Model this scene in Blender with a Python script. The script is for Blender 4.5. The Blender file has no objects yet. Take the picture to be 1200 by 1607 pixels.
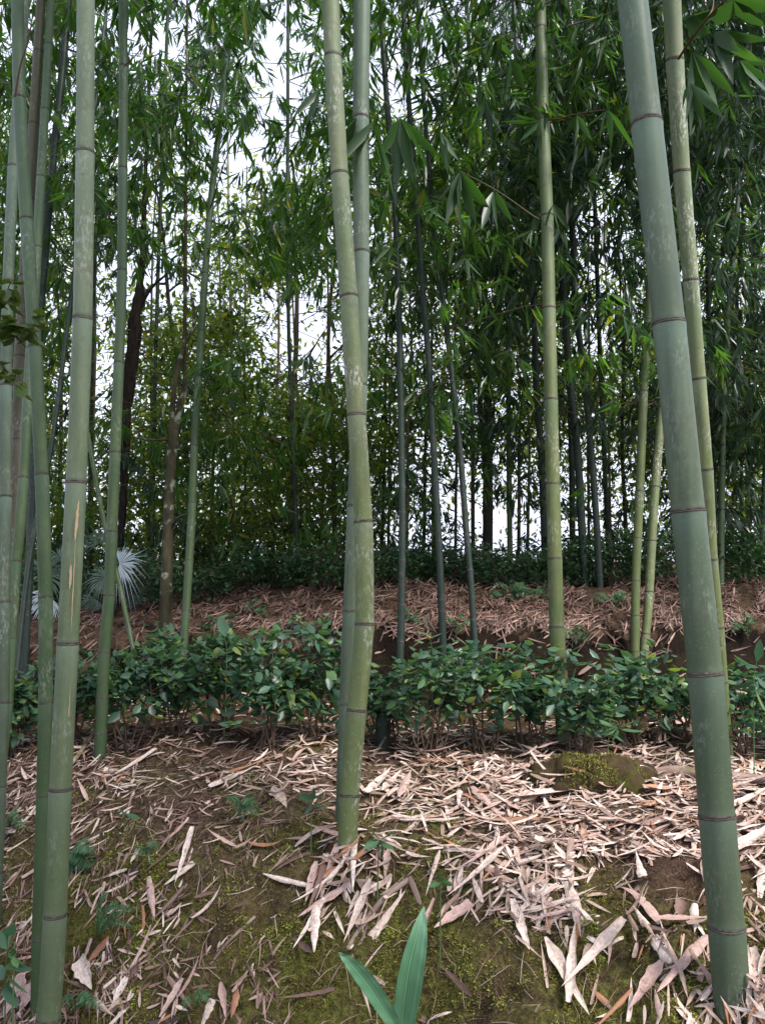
import bpy, math, random
import numpy as np
from mathutils import Vector, noise as mnoise

R = math.radians
random.seed(7)
rng = np.random.default_rng(11)
scene = bpy.context.scene
COL = scene.collection

# ------------------------------------------------------------------ camera
F_PX = 1384.0; CX, CY = 600.0, 803.5
PITCH = R(3.2); EYE = 1.6
cam_d = bpy.data.cameras.new('camera'); cam = bpy.data.objects.new('camera', cam_d); COL.objects.link(cam)
cam.location = (0, 0, EYE); cam.rotation_euler = (R(90) + PITCH, 0, 0)
cam_d.sensor_fit = 'VERTICAL'; cam_d.sensor_height = 36.0; cam_d.lens = 36.0 * F_PX / 1607.0
cam_d.clip_start = 0.05; cam_d.clip_end = 2000
scene.camera = cam
# ------------------------------------------------------------------ world, sun, exposure
SUN_EL, SUN_AZ = R(52), R(128)          # azimuth clockwise from +Y
w = bpy.data.worlds.new('World'); scene.world = w; w.use_nodes = True
nt = w.node_tree; nt.nodes.clear()
sky = nt.nodes.new('ShaderNodeTexSky'); sky.sky_type = 'NISHITA'; sky.sun_disc = False
sky.sun_elevation = SUN_EL; sky.sun_rotation = SUN_AZ; sky.dust_density = 3.0; sky.air_density = 1.2
mx = nt.nodes.new('ShaderNodeMix'); mx.data_type = 'RGBA'; mx.inputs[0].default_value = 0.78
mx.inputs[7].default_value = (8.9, 9.3, 11.8, 1)      # thin white cloud over the sky
bg = nt.nodes.new('ShaderNodeBackground'); bg.inputs['Strength'].default_value = 0.125
wo = nt.nodes.new('ShaderNodeOutputWorld')
nt.links.new(sky.outputs[0], mx.inputs[6]); nt.links.new(mx.outputs[2], bg.inputs[0]); nt.links.new(bg.outputs[0], wo.inputs[0])
sd = bpy.data.lights.new('sun', 'SUN'); sun = bpy.data.objects.new('sun', sd); COL.objects.link(sun)
sd.energy = 5.0; sd.angle = R(14); sd.color = (1.0, 0.93, 0.88)
sv = Vector((math.sin(SUN_AZ) * math.cos(SUN_EL), math.cos(SUN_AZ) * math.cos(SUN_EL), math.sin(SUN_EL)))
sun.rotation_euler = sv.to_track_quat('Z', 'Y').to_euler(); sun.location = sv * 30
scene.view_settings.view_transform = 'Standard'; scene.view_settings.look = 'None'
scene.view_settings.exposure = 0.58; scene.view_settings.gamma = 1.0
scene.render.film_transparent = False
scene.cycles.max_bounces = 8; scene.cycles.transparent_max_bounces = 8

# ------------------------------------------------------------------ helpers
CP, SP = math.cos(PITCH), math.sin(PITCH)
def P(px, py, Y):
    u = (px - CX) / F_PX; v = (CY - py) / F_PX
    dy = CP - v * SP; dz = SP + v * CP
    return Vector((u * Y / dy, Y, EYE + dz * Y / dy))
def project(X, Y, Z):
    z = Z - EYE
    fwd = Y * CP + z * SP; up = -Y * SP + z * CP
    return CX + F_PX * X / fwd, CY - F_PX * up / fwd

XC = [-3.2, -1.6, -0.9, -0.1, 0.5, 1.1, 3.0]
PR = [
 [(-60, -.7), (2.3, -.7), (3.0, -.3), (3.6, .15), (4.1, .45), (4.6, .58), (5.4, .6), (5.92, .66), (6.05, 1.0), (6.9, 1.12), (7.6, 1.15), (12, 1.25)],
 [(-60, -.8), (2.4, -.75), (2.9, -.42), (3.15, -.18), (3.5, .12), (3.85, .44), (4.3, .61), (5.4, .64), (5.92, .69), (6.06, 1.07), (6.9, 1.2), (7.6, 1.26), (12, 1.38)],
 [(-60, -.8), (2.3, -.75), (2.8, -.4), (3.1, -.07), (3.35, .22), (3.58, .42), (3.85, .52), (4.2, .6), (5.4, .65), (5.9, .7), (6.04, 1.11), (6.8, 1.29), (7.6, 1.38), (12, 1.42)],
 [(-60, -.8), (1.9, -.75), (2.5, -.4), (2.8, -.12), (3.05, .12), (3.25, .33), (3.5, .465), (4.0, .54), (5.4, .62), (5.9, .7), (6.04, 1.15), (6.8, 1.35), (7.6, 1.42), (12, 1.45)],
 [(-60, -.8), (1.6, -.7), (2.2, -.25), (2.5, .02), (2.72, .22), (2.95, .37), (3.4, .47), (4.0, .53), (5.4, .6), (5.9, .68), (6.04, 1.15), (6.8, 1.36), (7.6, 1.42), (12, 1.45)],
 [(-60, -.8), (1.4, -.7), (1.95, -.25), (2.2, .05), (2.42, .29), (2.62, .355), (2.8, .385), (3.4, .46), (4.0, .53), (5.4, .6), (5.9, .68), (6.04, 1.15), (6.8, 1.36), (7.6, 1.42), (12, 1.45)],
 [(-60, -.8), (1.4, -.7), (1.95, -.25), (2.2, .05), (2.42, .29), (2.62, .355), (2.8, .385), (3.4, .46), (4.0, .53), (5.4, .6), (5.9, .68), (6.04, 1.15), (6.8, 1.36), (7.6, 1.42), (12, 1.45)],
]
def smooth_interp(y, pts):
    xs = [p[0] for p in pts]; zs = [p[1] for p in pts]
    return np.interp(y, xs, zs)
def ground_slow(x, y):
    zs = []
    for c in range(len(XC)):
        a = (smooth_interp(y - .09, PR[c]) + smooth_interp(y, PR[c]) + smooth_interp(y + .09, PR[c])) / 3
        zs.append(a)
    return float(np.interp(x, XC, zs))
TX0, TY0, TS = -7.0, -1.0, .04
TAB = []
for j_ in range(int(15 / TS) + 2):
    y_ = TY0 + j_ * TS
    a_ = [float((smooth_interp(y_ - .09, p) + smooth_interp(y_, p) + smooth_interp(y_ + .09, p)) / 3) for p in PR]
    TAB.append(np.interp(TX0 + TS * np.arange(int(14 / TS) + 2), XC, a_).tolist())
def ground_base(x, y):
    u = (x - TX0) / TS; v = (y - TY0) / TS
    if u < 0 or v < 0 or u >= 14 / TS or v >= 15 / TS: return ground_slow(x, y)
    i, j = int(u), int(v); u -= i; v -= j; a, b = TAB[j], TAB[j + 1]
    return (a[i] * (1 - u) + a[i + 1] * u) * (1 - v) + (b[i] * (1 - u) + b[i + 1] * u) * v
def ground_z(x, y):
    z = ground_base(x, y + (.16 * mnoise.noise(Vector((x * 1.9, 0, 31))) + .05 * mnoise.noise(Vector((x * 7, 0, 33))) if y > 5.3 else 0))
    near = 1.0 if -6 < x < 6 and 0 < y < 12 else 0.3
    z += near * (.06 * mnoise.noise(Vector((x * 1.7, y * 1.7, 0))) + .036 * mnoise.noise(Vector((x * 5, y * 5, 3))))
    if abs(x) < 3.2 and 1.5 < y < 7.5:
        z += .05 * mnoise.noise(Vector((x * 8, y * 8, 12))) * (1 if y < 3.6 else .3) + .03 * mnoise.noise(Vector((x * 14, y * 14, 5))) + .019 * mnoise.noise(Vector((x * 33, y * 33, 9)))
    return z
def ground_n(x, y, e=.05):
    return Vector((-(ground_z(x + e, y) - ground_z(x - e, y)) / (2 * e), -(ground_z(x, y + e) - ground_z(x, y - e)) / (2 * e), 1)).normalized()
def hit(px, py, y0=1.5, y1=14):
    prev = y0
    y = y0
    while y < y1:
        p = P(px, py, y)
        if p.z < ground_base(p.x, p.y) + (.12 if p.y < 5.2 else .6) and p.z <= ground_z(p.x, p.y):
            a, b = prev, y
            for _ in range(8):
                m = (a + b) / 2; q = P(px, py, m)
                if q.z <= ground_z(q.x, q.y): b = m
                else: a = m
            q = P(px, py, b); return Vector((q.x, q.y, ground_z(q.x, q.y)))
        prev = y; y += .06
    return None

def make_mesh(name, V, F, attrs=None, smooth=True):
    """V (n,3) array, F (m,k) array of faces; attrs {name: (domain, values)}"""
    V = np.asarray(V, dtype=np.float32); F = np.asarray(F, dtype=np.int32)
    me = bpy.data.meshes.new(name)
    me.vertices.add(len(V)); me.vertices.foreach_set('co', V.ravel())
    k = F.shape[1]
    me.loops.add(F.size); me.loops.foreach_set('vertex_index', F.ravel())
    me.polygons.add(len(F)); me.polygons.foreach_set('loop_start', np.arange(0, F.size, k, dtype=np.int32))
    me.update(calc_edges=True); me.validate()
    if smooth: me.polygons.foreach_set('use_smooth', np.ones(len(me.polygons), dtype=bool))
    for n, (dom, vals) in (attrs or {}).items():
        a = me.attributes.new(n, 'FLOAT', dom)
        if len(a.data) == len(vals): a.data.foreach_set('value', np.asarray(vals, dtype=np.float32))
    return me
ORIG = {}
def thing(name, label, cat, loc, group=None):
    o = bpy.data.objects.new(name, None); COL.objects.link(o); o.location = loc; o.empty_display_size = .1
    o['label'] = label; o['category'] = cat
    if group: o['group'] = group
    ORIG[o.name] = np.array(loc, dtype=float)
    return o
def part(name, me, mat, parent, label=None, kind=None):
    """mesh made in world coordinates, moved into the frame of the thing it belongs to"""
    org = ORIG[parent.name]
    co = np.empty(len(me.vertices) * 3, dtype=np.float32); me.vertices.foreach_get('co', co)
    co = co.reshape(-1, 3) - org.astype(np.float32); me.vertices.foreach_set('co', co.ravel()); me.update()
    if not me.materials: me.materials.append(mat)
    o = bpy.data.objects.new(name, me); COL.objects.link(o); o.parent = parent
    ORIG[o.name] = org
    if label: o['label'] = label
    if kind: o['kind'] = kind
    return o
def solo(name, me, mat, label=None, cat=None, group=None, kind=None, loc=None):
    if loc is not None:
        co = np.empty(len(me.vertices) * 3, dtype=np.float32); me.vertices.foreach_get('co', co)
        co = co.reshape(-1, 3) - np.array(loc, dtype=np.float32); me.vertices.foreach_set('co', co.ravel()); me.update()
    if not me.materials: me.materials.append(mat)
    o = bpy.data.objects.new(name, me); COL.objects.link(o)
    if loc is not None: o.location = loc
    if label: o['label'] = label
    if cat: o['category'] = cat
    if group: o['group'] = group
    if kind: o['kind'] = kind
    return o
class MB:
    def __init__(s): s.V = []; s.F = []; s.A = {}; s.n = 0
    def add(s, V, F, **attrs):
        V = np.asarray(V, float).reshape(-1, 3); F = np.asarray(F, int)
        s.V.append(V); s.F.append(F + s.n); s.n += len(V)
        for k, (dom, v) in attrs.items(): s.A.setdefault(k, [dom, []])[1].append(np.asarray(v, float))
    def mesh(s, name, smooth=True):
        return make_mesh(name, np.concatenate(s.V), np.concatenate(s.F), {k: (d, np.concatenate(v)) for k, (d, v) in s.A.items()}, smooth)

def tube(pts, rad, sides=8, seg=None, cap=True, rough=0.0):
    """quads of a tube through pts (n,3); returns V,F(quads),ring index per vertex"""
    pts = np.asarray(pts, float); n = len(pts); rad = np.asarray(rad, float) * np.ones(n)
    T = np.gradient(pts, axis=0); T /= np.linalg.norm(T, axis=1)[:, None] + 1e-12
    ref = np.array([0.0, 1.0, 0.0]) if abs(T[0][1]) < .8 else np.array([0, 0, 1.0])
    U = np.cross(T, ref); U /= np.linalg.norm(U, axis=1)[:, None]; W = np.cross(T, U)
    a = np.linspace(0, 2 * math.pi, sides, endpoint=False)
    rr = rad[:, None] * np.ones((n, sides))
    if rough: rr = rr * (1 + rough * rng.uniform(-1, 1, (n, sides)))
    V = pts[:, None, :] + rr[..., None] * (np.cos(a)[None, :, None] * U[:, None, :] + np.sin(a)[None, :, None] * W[:, None, :])
    V = V.reshape(-1, 3)
    F = []
    for i in range(n - 1):
        for j in range(sides):
            k = (j + 1) % sides
            F.append((i * sides + j, i * sides + k, (i + 1) * sides + k, (i + 1) * sides + j))
    F = np.array(F)
    return V, F
def catmull(pts, per=6):
    pts = [np.array(p, float) for p in pts]
    P_ = [2 * pts[0] - pts[1]] + pts + [2 * pts[-1] - pts[-2]]
    out = []
    for i in range(1, len(P_) - 2):
        for k in range(per):
            t = k / per; a, b, c, d = P_[i - 1], P_[i], P_[i + 1], P_[i + 2]
            out.append(.5 * ((2 * b) + (-a + c) * t + (2 * a - 5 * b + 4 * c - d) * t * t + (-a + 3 * b - 3 * c + d) * t ** 3))
    out.append(P_[-2]); return np.array(out)

def norm(a): return a / (np.linalg.norm(a, axis=-1, keepdims=True) + 1e-9)
def leaves_geo(base, d, L, W, droop=.15, fold=.18, hi=False, shape=(.32, .68, .75)):
    """vectorised leaves. base (n,3), d (n,3) unit, L,W (n)."""
    n = len(base); up = np.array([0, 0, 1.0]) + rng.normal(0, .45, (n, 3))
    s = norm(np.cross(d, up)); nn = np.cross(s, d)
    L = L[:, None]; W = W[:, None]; g = np.array([0, 0, -1.0])
    def pt(t, side, wf):
        return base + d * L * t + s * W * .5 * wf * side - nn * W * fold * (abs(side)) * wf + g * L * droop * t * t
    if hi:
        t1, t2, w2 = shape
        V = np.stack([pt(0, 0, 0), pt(t1, -1, 1), pt(t1, 0, 1), pt(t1, 1, 1), pt(t2, -1, w2), pt(t2, 0, w2), pt(t2, 1, w2), pt(1, 0, 0)], 1)
        f = np.array([[0, 2, 1], [0, 3, 2], [1, 2, 5], [1, 5, 4], [2, 3, 6], [2, 6, 5], [4, 5, 7], [5, 6, 7]])
    else:
        V = np.stack([pt(0, 0, 0), pt(.42, -1, 1), pt(.42, 1, 1), pt(1, 0, 0)], 1)
        f = np.array([[0, 2, 3], [0, 3, 1]])
    k = V.shape[1]
    F = (np.arange(n)[:, None, None] * k + f[None]).reshape(-1, 3)
    rnd = np.repeat(rng.uniform(0, 1, n), len(f))
    return V.reshape(-1, 3), F, rnd
def add_leaves(mb, *a, **k):
    V, F, r = leaves_geo(*a, **k); mb.add(V, F, rnd=('FACE', r))

# ------------------------------------------------------------------ materials
class NT:
    def __init__(s, name):
        s.m = bpy.data.materials.new(name); s.m.use_nodes = True; s.t = s.m.node_tree; s.t.nodes.clear()
        s.out = s.t.nodes.new('ShaderNodeOutputMaterial')
    def n(s, typ, **kw):
        nd = s.t.nodes.new(typ)
        for k, v in kw.items(): setattr(nd, k, v)
        return nd
    def l(s, a, b): s.t.links.new(a, b)
    def attr(s, name): return s.n('ShaderNodeAttribute', attribute_name=name).outputs['Fac']
    def tex(s): return s.n('ShaderNodeTexCoord').outputs['Object']
    def map(s, v, sc):
        m = s.n('ShaderNodeMapping'); m.inputs['Scale'].default_value = sc; s.l(v, m.inputs[0]); return m.outputs[0]
    def noise(s, v, scale, detail=3, rough=.55, dist=0):
        m = s.n('ShaderNodeTexNoise'); m.inputs['Scale'].default_value = scale; m.inputs['Detail'].default_value = detail
        m.inputs['Roughness'].default_value = rough; m.inputs['Distortion'].default_value = dist; s.l(v, m.inputs['Vector']); return m.outputs['Fac']
    def ramp(s, f, stops, interp='LINEAR'):
        r = s.n('ShaderNodeValToRGB'); cr = r.color_ramp; cr.interpolation = interp
        while len(cr.elements) < len(stops): cr.elements.new(.5)
        for e, (p, c) in zip(cr.elements, stops):
            e.position = p; e.color = (c, c, c, 1) if isinstance(c, (int, float)) else (*c, 1)
        s.l(f, r.inputs[0]); return r.outputs[0]
    def mix(s, f, a, b, mode='MIX'):
        m = s.n('ShaderNodeMix', data_type='RGBA', blend_type=mode)
        for i, v in ((0, f), (6, a), (7, b)):
            if isinstance(v, (int, float)): m.inputs[i].default_value = v
            elif isinstance(v, tuple): m.inputs[i].default_value = (*v, 1)
            else: s.l(v, m.inputs[i])
        return m.outputs[2]
    def math(s, op, a, b=0.0):
        m = s.n('ShaderNodeMath', operation=op)
        for i, v in ((0, a), (1, b)):
            if isinstance(v, (int, float)): m.inputs[i].default_value = v
            else: s.l(v, m.inputs[i])
        return m.outputs[0]
    def bsdf(s, col, rough=.6, spec=.4, bump=None, bstr=.3, bdist=.004, sheen=0):
        p = s.n('ShaderNodeBsdfPrincipled')
        if isinstance(col, tuple): p.inputs['Base Color'].default_value = (*col, 1)
        else: s.l(col, p.inputs['Base Color'])
        if isinstance(rough, (int, float)): p.inputs['Roughness'].default_value = rough
        else: s.l(rough, p.inputs['Roughness'])
        p.inputs['Specular IOR Level'].default_value = spec
        if bump is not None:
            b = s.n('ShaderNodeBump'); b.inputs['Strength'].default_value = bstr; b.inputs['Distance'].default_value = bdist
            s.l(bump, b.inputs['Height']); s.l(b.outputs[0], p.inputs['Normal'])
        return p
    def done(s, sh): s.l(sh.outputs[0] if hasattr(sh, 'outputs') else sh, s.out.inputs[0]); return s.m

def leaf_mat(name, dark, mid, light, trans, tfac=.4, rough=.35, spec=.5, yellow=None):
    t = NT(name); r = t.attr('rnd')
    stops = [(0, dark), (.5, mid), (.93, light)]
    if yellow: stops.append((.985, yellow))
    c = t.ramp(r, stops)
    big = t.noise(t.tex(), 1.3, 2)
    c = t.mix(t.ramp(big, [(.35, .0), (.7, .55)]), c, tuple(x * .62 for x in dark))
    p = t.bsdf(c, rough, spec)
    tr = t.n('ShaderNodeBsdfTranslucent')
    t.l(t.mix(1.0, c, trans, 'MULTIPLY'), tr.inputs[0])
    ms = t.n('ShaderNodeMixShader'); ms.inputs[0].default_value = tfac
    t.l(p.outputs[0], ms.inputs[1]); t.l(tr.outputs[0], ms.inputs[2])
    return t.done(ms)

def culm_mat(name, green, alt, lichen=.3, bloom=.5, bloomc=(.42, .5, .46), dirt=(.1, .075, .05)):
    t = NT(name); co = t.tex()
    st = t.noise(t.map(co, (1, 1, .12)), 30, 4, .6)               # long fibres
    big = t.noise(t.map(co, (1, 1, .45)), 4.5, 3)
    rn = t.attr('rnd'); seg = t.attr('seg')
    c = t.mix(t.ramp(big, [(.38, 0.0), (.66, 1.0)]), green, alt)
    c = t.mix(t.math('MULTIPLY', rn, .35), c, tuple(x * 1.35 for x in alt))
    c = t.mix(t.ramp(st, [(.35, .7), (.62, 0.0)]), c, tuple(x * .62 for x in green))
    mo = t.noise(t.map(co, (1, 1, .6)), 38, 5, .7); c = t.mix(t.ramp(mo, [(.36, .5), (.5, 0.0)]), c, tuple(x * .7 for x in alt)); c = t.mix(t.ramp(mo, [(.56, 0.0), (.72, .35)]), c, tuple(x * 1.6 for x in alt))
    bl = t.math('MULTIPLY', t.ramp(seg, [(0, .25), (.05, .1), (.3, .12), (.8, .45), (.97, 1.0)]), t.ramp(big, [(.3, .55), (.7, 1.0)]))
    c = t.mix(t.math('MULTIPLY', bl, bloom), c, bloomc)
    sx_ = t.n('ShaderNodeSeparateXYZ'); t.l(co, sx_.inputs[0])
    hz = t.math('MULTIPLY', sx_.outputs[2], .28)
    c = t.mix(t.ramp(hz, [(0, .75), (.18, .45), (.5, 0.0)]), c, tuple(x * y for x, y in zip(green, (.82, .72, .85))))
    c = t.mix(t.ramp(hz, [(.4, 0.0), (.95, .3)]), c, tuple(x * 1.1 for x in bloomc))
    # white lichen flecks, drawn out along the culm
    l1 = t.noise(t.map(co, (1, 1, .4)), 95, 3, .6); l2 = t.noise(t.map(co, (1, 1, .5)), 6, 2)
    lm = t.math('MULTIPLY', t.ramp(l1, [(.5, 0.0), (.6, 1.0)]), t.ramp(l2, [(.52 - .03 * (lichen > .9), 0.0), (.66 - .03 * (lichen > .9), 1.0)]))
    c = t.mix(t.math('MULTIPLY', lm, lichen * .8), c, (.46, .46, .42))
    sp = t.noise(co, 150, 2, .5)
    c = t.mix(t.math('MULTIPLY', t.ramp(sp, [(.64, 0.0), (.7, .35)]), lichen), c, (.4, .4, .35))
    d1 = t.noise(co, 22, 3)
    c = t.mix(t.ramp(d1, [(.58, 0.0), (.78, .5)]), c, dirt)
    # dark line above the scar
    c = t.mix(t.ramp(seg, [(0, .85), (.012, .45), (.03, 0.0), (.985, 0.0), (1.0, .6)]), c, (.05, .042, .04))
    rough = t.ramp(big, [(.3, .42), (.7, .62)])
    return t.done(t.bsdf(c, rough, .28, st, .25, .002))

def simple_mat(name, a, b, scale=8, rough=.8, stretch=(1, 1, 1), bstr=.5, bd=.006, spec=.2, extra=None):
    t = NT(name); co = t.map(t.tex(), stretch)
    f = t.noise(co, scale, 5, .62); c = t.mix(t.ramp(f, [(.34, 0.0), (.68, 1.0)]), a, b)
    if extra:
        g = t.noise(t.tex(), extra[1], 3); c = t.mix(t.ramp(g, [(extra[2], 0.0), (extra[2] + .08, 1.0)]), c, extra[0])
    return t.done(t.bsdf(c, rough, spec, f, bstr, bd))

M = {}
M['culm_blue'] = culm_mat('bamboo_blue_green', (.058, .092, .046), (.10, .122, .07), .4, .55, (.17, .25, .205))
M['culm_pale'] = culm_mat('bamboo_pale_grey_green', (.085, .13, .055), (.15, .17, .09), .45, .5, (.25, .32, .24))
M['culm_lichen'] = culm_mat('bamboo_lichen', (.095, .145, .038), (.18, .175, .085), .95, .35, (.22, .30, .22))
M['culm_green'] = culm_mat('bamboo_green', (.040, .080, .024), (.068, .10, .036), .25, .4, (.12, .19, .14))
M['culm_olive'] = culm_mat('bamboo_olive', (.07, .105, .024), (.115, .125, .042), .4, .3, (.17, .24, .16))
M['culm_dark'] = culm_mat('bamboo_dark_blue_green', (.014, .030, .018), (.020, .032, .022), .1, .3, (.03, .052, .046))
M['culm_brown'] = culm_mat('bamboo_brown_green', (.06, .062, .03), (.09, .07, .042), .25, .25, (.13, .15, .11))
t = NT('node_scar'); f = t.noise(t.map(t.tex(), (1, 1, 3)), 60, 4)
M['ring'] = t.done(t.bsdf(t.ramp(f, [(.35, (.03, .024, .022)), (.58, (.075, .06, .05)), (.78, (.22, .19, .15))]), .75, .2, f, .5, .002))
M['bleaf'] = leaf_mat('bamboo_leaf', (.035, .085, .03), (.065, .15, .04), (.11, .21, .045), (1.7, 2.0, .6), .5, .33, .6, (.24, .22, .05))
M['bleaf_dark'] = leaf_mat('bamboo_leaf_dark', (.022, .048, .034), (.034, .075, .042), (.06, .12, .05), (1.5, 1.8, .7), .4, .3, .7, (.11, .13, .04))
M['bleaf_near'] = leaf_mat('bamboo_leaf_near', (.028, .065, .03), (.04, .095, .035), (.06, .135, .04), (1.3, 1.6, .5), .38, .38, .5)
M['tleaf'] = leaf_mat('small_tree_leaf', (.06, .105, .03), (.11, .17, .04), (.20, .25, .05), (1.8, 1.9, .6), .5, .4, .45, (.34, .27, .04))
M['tea'] = leaf_mat('tea_leaf', (.034, .078, .05), (.065, .145, .088), (.13, .235, .09), (1.4, 1.7, .8), .35, .4, .5, (.3, .34, .08))
M['shrub'] = leaf_mat('shrub_leaf', (.022, .055, .026), (.038, .095, .04), (.07, .155, .055), (1.2, 1.4, .6), .25, .35, .5)
M['fern'] = leaf_mat('fern_leaf', (.04, .10, .05), (.06, .15, .065), (.10, .20, .08), (1.2, 1.4, .6), .3, .5, .3)
M['palm'] = leaf_mat('palm_leaf', (.03, .08, .03), (.05, .12, .05), (.09, .17, .09), (1.1, 1.4, .7), .3, .24, 1.0)
M['palm_sky_lit'] = leaf_mat('palm_leaf_sky_sheen', (.34, .43, .42), (.5, .58, .6), (.66, .73, .76), (1.0, 1.2, .9), .25, .25, 1.0)  # sky reflection painted into a pale copy of the palm leaf colour
M['far'] = leaf_mat('far_leaf', (.09, .14, .04), (.16, .22, .06), (.26, .31, .07), (1.8, 1.9, .7), .5, .5, .3, (.34, .3, .06))
M['broad'] = leaf_mat('broad_leaf', (.05, .08, .025), (.07, .12, .035), (.13, .16, .07), (1.4, 1.5, .5), .35, .4, .4)
t = NT('blade_leaf'); g = t.tex(); wv = t.noise(t.map(t.n('ShaderNodeTexCoord').outputs['UV'], (46, .6, 1)), 1.0, 2)
c = t.ramp(wv, [(.42, (.06, .17, .085)), (.60, (.15, .31, .17))])
p = t.bsdf(c, .38, .5, wv, .4, .001); tr = t.n('ShaderNodeBsdfTranslucent'); t.l(c, tr.inputs[0]); ms = t.n('ShaderNodeMixShader'); ms.inputs[0].default_value = .25
t.l(p.outputs[0], ms.inputs[1]); t.l(tr.outputs[0], ms.inputs[2]); M['blade'] = t.done(ms)
M['bark'] = simple_mat('lichen_bark', (.055, .045, .032), (.13, .105, .07), 14, .9, (1, 1, .35), .9, .012, .1, ((.33, .34, .27), 9, .64))
M['bark_moss'] = simple_mat('mossy_bark', (.032, .03, .02), (.085, .078, .045), 16, .95, (1, 1, .4), 1, .012, .1, ((.26, .28, .22), 9, .57))
M['bark_thin'] = simple_mat('sapling_bark', (.09, .075, .055), (.17, .14, .10), 10, .9, (1, 1, .3), .6, .008, .1)
M['bark_dark'] = simple_mat('dark_bark', (.03, .03, .025), (.07, .065, .05), 10, .9, (1, 1, .3), .6, .008, .1)
M['fibre'] = simple_mat('palm_trunk_fibre', (.018, .016, .014), (.045, .036, .032), 40, .95, (1, 1, .3), 1, .02, .05)
M['twig'] = simple_mat('twig', (.06, .05, .035), (.12, .10, .06), 20, .8)
M['stem'] = simple_mat('shrub_stem', (.07, .045, .03), (.14, .10, .075), 30, .85)
M['log'] = simple_mat('dead_wood', (.13, .09, .07), (.30, .23, .19), 9, .9, (.25, 1, 1), .8, .008, .1, ((.10, .12, .03), 6, .6))
M['stump'] = simple_mat('stump_wood', (.022, .016, .010), (.06, .045, .022), 14, .95, (1, 1, .35), 1, .02, .05, ((.045, .05, .012), 9, .56))
# sheath: colour chosen per object from a ramp on the rnd attribute
def sheath_mat(name, stops):
    t = NT(name); r = t.attr('rnd'); c = t.ramp(r, stops)
    cb = t.n('ShaderNodeCombineXYZ'); t.l(t.math('MULTIPLY', t.attr('u'), 9.0), cb.inputs[0]); t.l(t.math('MULTIPLY', t.attr('tt'), 1.6), cb.inputs[1]); t.l(t.math('MULTIPLY', r, 91.0), cb.inputs[2])
    sk = t.noise(cb.outputs[0], 2.2, 4, .7); c = t.mix(t.ramp(sk, [(.38, .85), (.6, 0.0)]), c, t.mix(1.0, c, (.42, .34, .29), 'MULTIPLY'))
    f = t.noise(t.map(t.n('ShaderNodeTexCoord').outputs['Object'], (18, 18, 18)), 4, 4)
    c = t.mix(t.ramp(f, [(.42, .0), (.75, .6)]), c, (.17, .10, .075))
    h = t.noise(t.tex(), 90, 2)
    c = t.mix(t.ramp(h, [(.62, 0.0), (.7, .35)]), c, (.09, .06, .05))
    return t.done(t.bsdf(c, .62, .35, f, .4, .003))
M['sheath'] = sheath_mat('dry_sheath', [(0, (.15, .11, .09)), (.22, (.36, .26, .20)), (.6, (.60, .47, .39)), (.93, (.78, .69, .61)), (.98, (.42, .19, .09))])
M['sheath_dull'] = sheath_mat('dry_sheath_dull', [(0, (.04, .025, .02)), (.35, (.12, .07, .055)), (.8, (.25, .155, .125)), (1, (.42, .30, .25))])
M['bank_mix'] = sheath_mat('sheath_bank_mix', [(0, (.06, .035, .025)), (.35, (.16, .095, .07)), (.75, (.33, .22, .18)), (1, (.62, .5, .44))])
M['sheath_pale'] = sheath_mat('sheath_pale', [(0, (.64, .53, .45)), (1, (.80, .71, .63))])
M['sheath_pink'] = sheath_mat('sheath_pink', [(0, (.44, .30, .26)), (1, (.58, .43, .38))])
M['sheath_rust'] = sheath_mat('sheath_rust', [(0, (.33, .155, .075)), (1, (.44, .23, .12))])
M['sheath_dark'] = sheath_mat('sheath_dark', [(0, (.17, .11, .09)), (1, (.24, .16, .13))])
# ground
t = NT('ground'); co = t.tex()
zone = t.attr('moss'); dk = t.attr('soil_shade')
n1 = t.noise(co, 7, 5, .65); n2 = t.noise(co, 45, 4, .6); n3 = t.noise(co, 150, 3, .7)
soil_shade = t.ramp(n1, [(.3, (.014, .009, .006)), (.5, (.075, .045, .026)), (.72, (.19, .115, .065))])
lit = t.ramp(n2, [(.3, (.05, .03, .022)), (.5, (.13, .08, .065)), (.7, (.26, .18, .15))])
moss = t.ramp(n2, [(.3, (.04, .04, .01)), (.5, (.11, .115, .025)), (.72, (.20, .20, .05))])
c = t.mix(dk, lit, soil_shade)
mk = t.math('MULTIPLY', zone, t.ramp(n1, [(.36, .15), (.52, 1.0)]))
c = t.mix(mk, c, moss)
c = t.mix(t.ramp(dk, [(.9, 0.0), (.99, .85)]), c, (.012, .009, .007))  # undercut's shade painted near-black onto the steep upper bank face
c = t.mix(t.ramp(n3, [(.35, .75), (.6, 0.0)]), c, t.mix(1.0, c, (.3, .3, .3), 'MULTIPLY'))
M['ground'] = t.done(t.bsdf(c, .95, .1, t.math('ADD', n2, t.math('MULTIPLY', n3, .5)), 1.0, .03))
t = NT('moss'); M['moss'] = t.done(t.bsdf(t.ramp(t.attr('rnd'), [(0, (.07, .055, .02)), (.3, (.14, .105, .035)), (.5, (.145, .155, .03)), (.85, (.26, .30, .05)), (1, (.32, .21, .11))]), .9, .1))
t = NT('straw'); M['straw'] = t.done(t.bsdf(t.ramp(t.attr('rnd'), [(0, (.11, .06, .04)), (.5, (.26, .17, .12)), (1, (.5, .4, .3))]), .8, .2))

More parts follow.
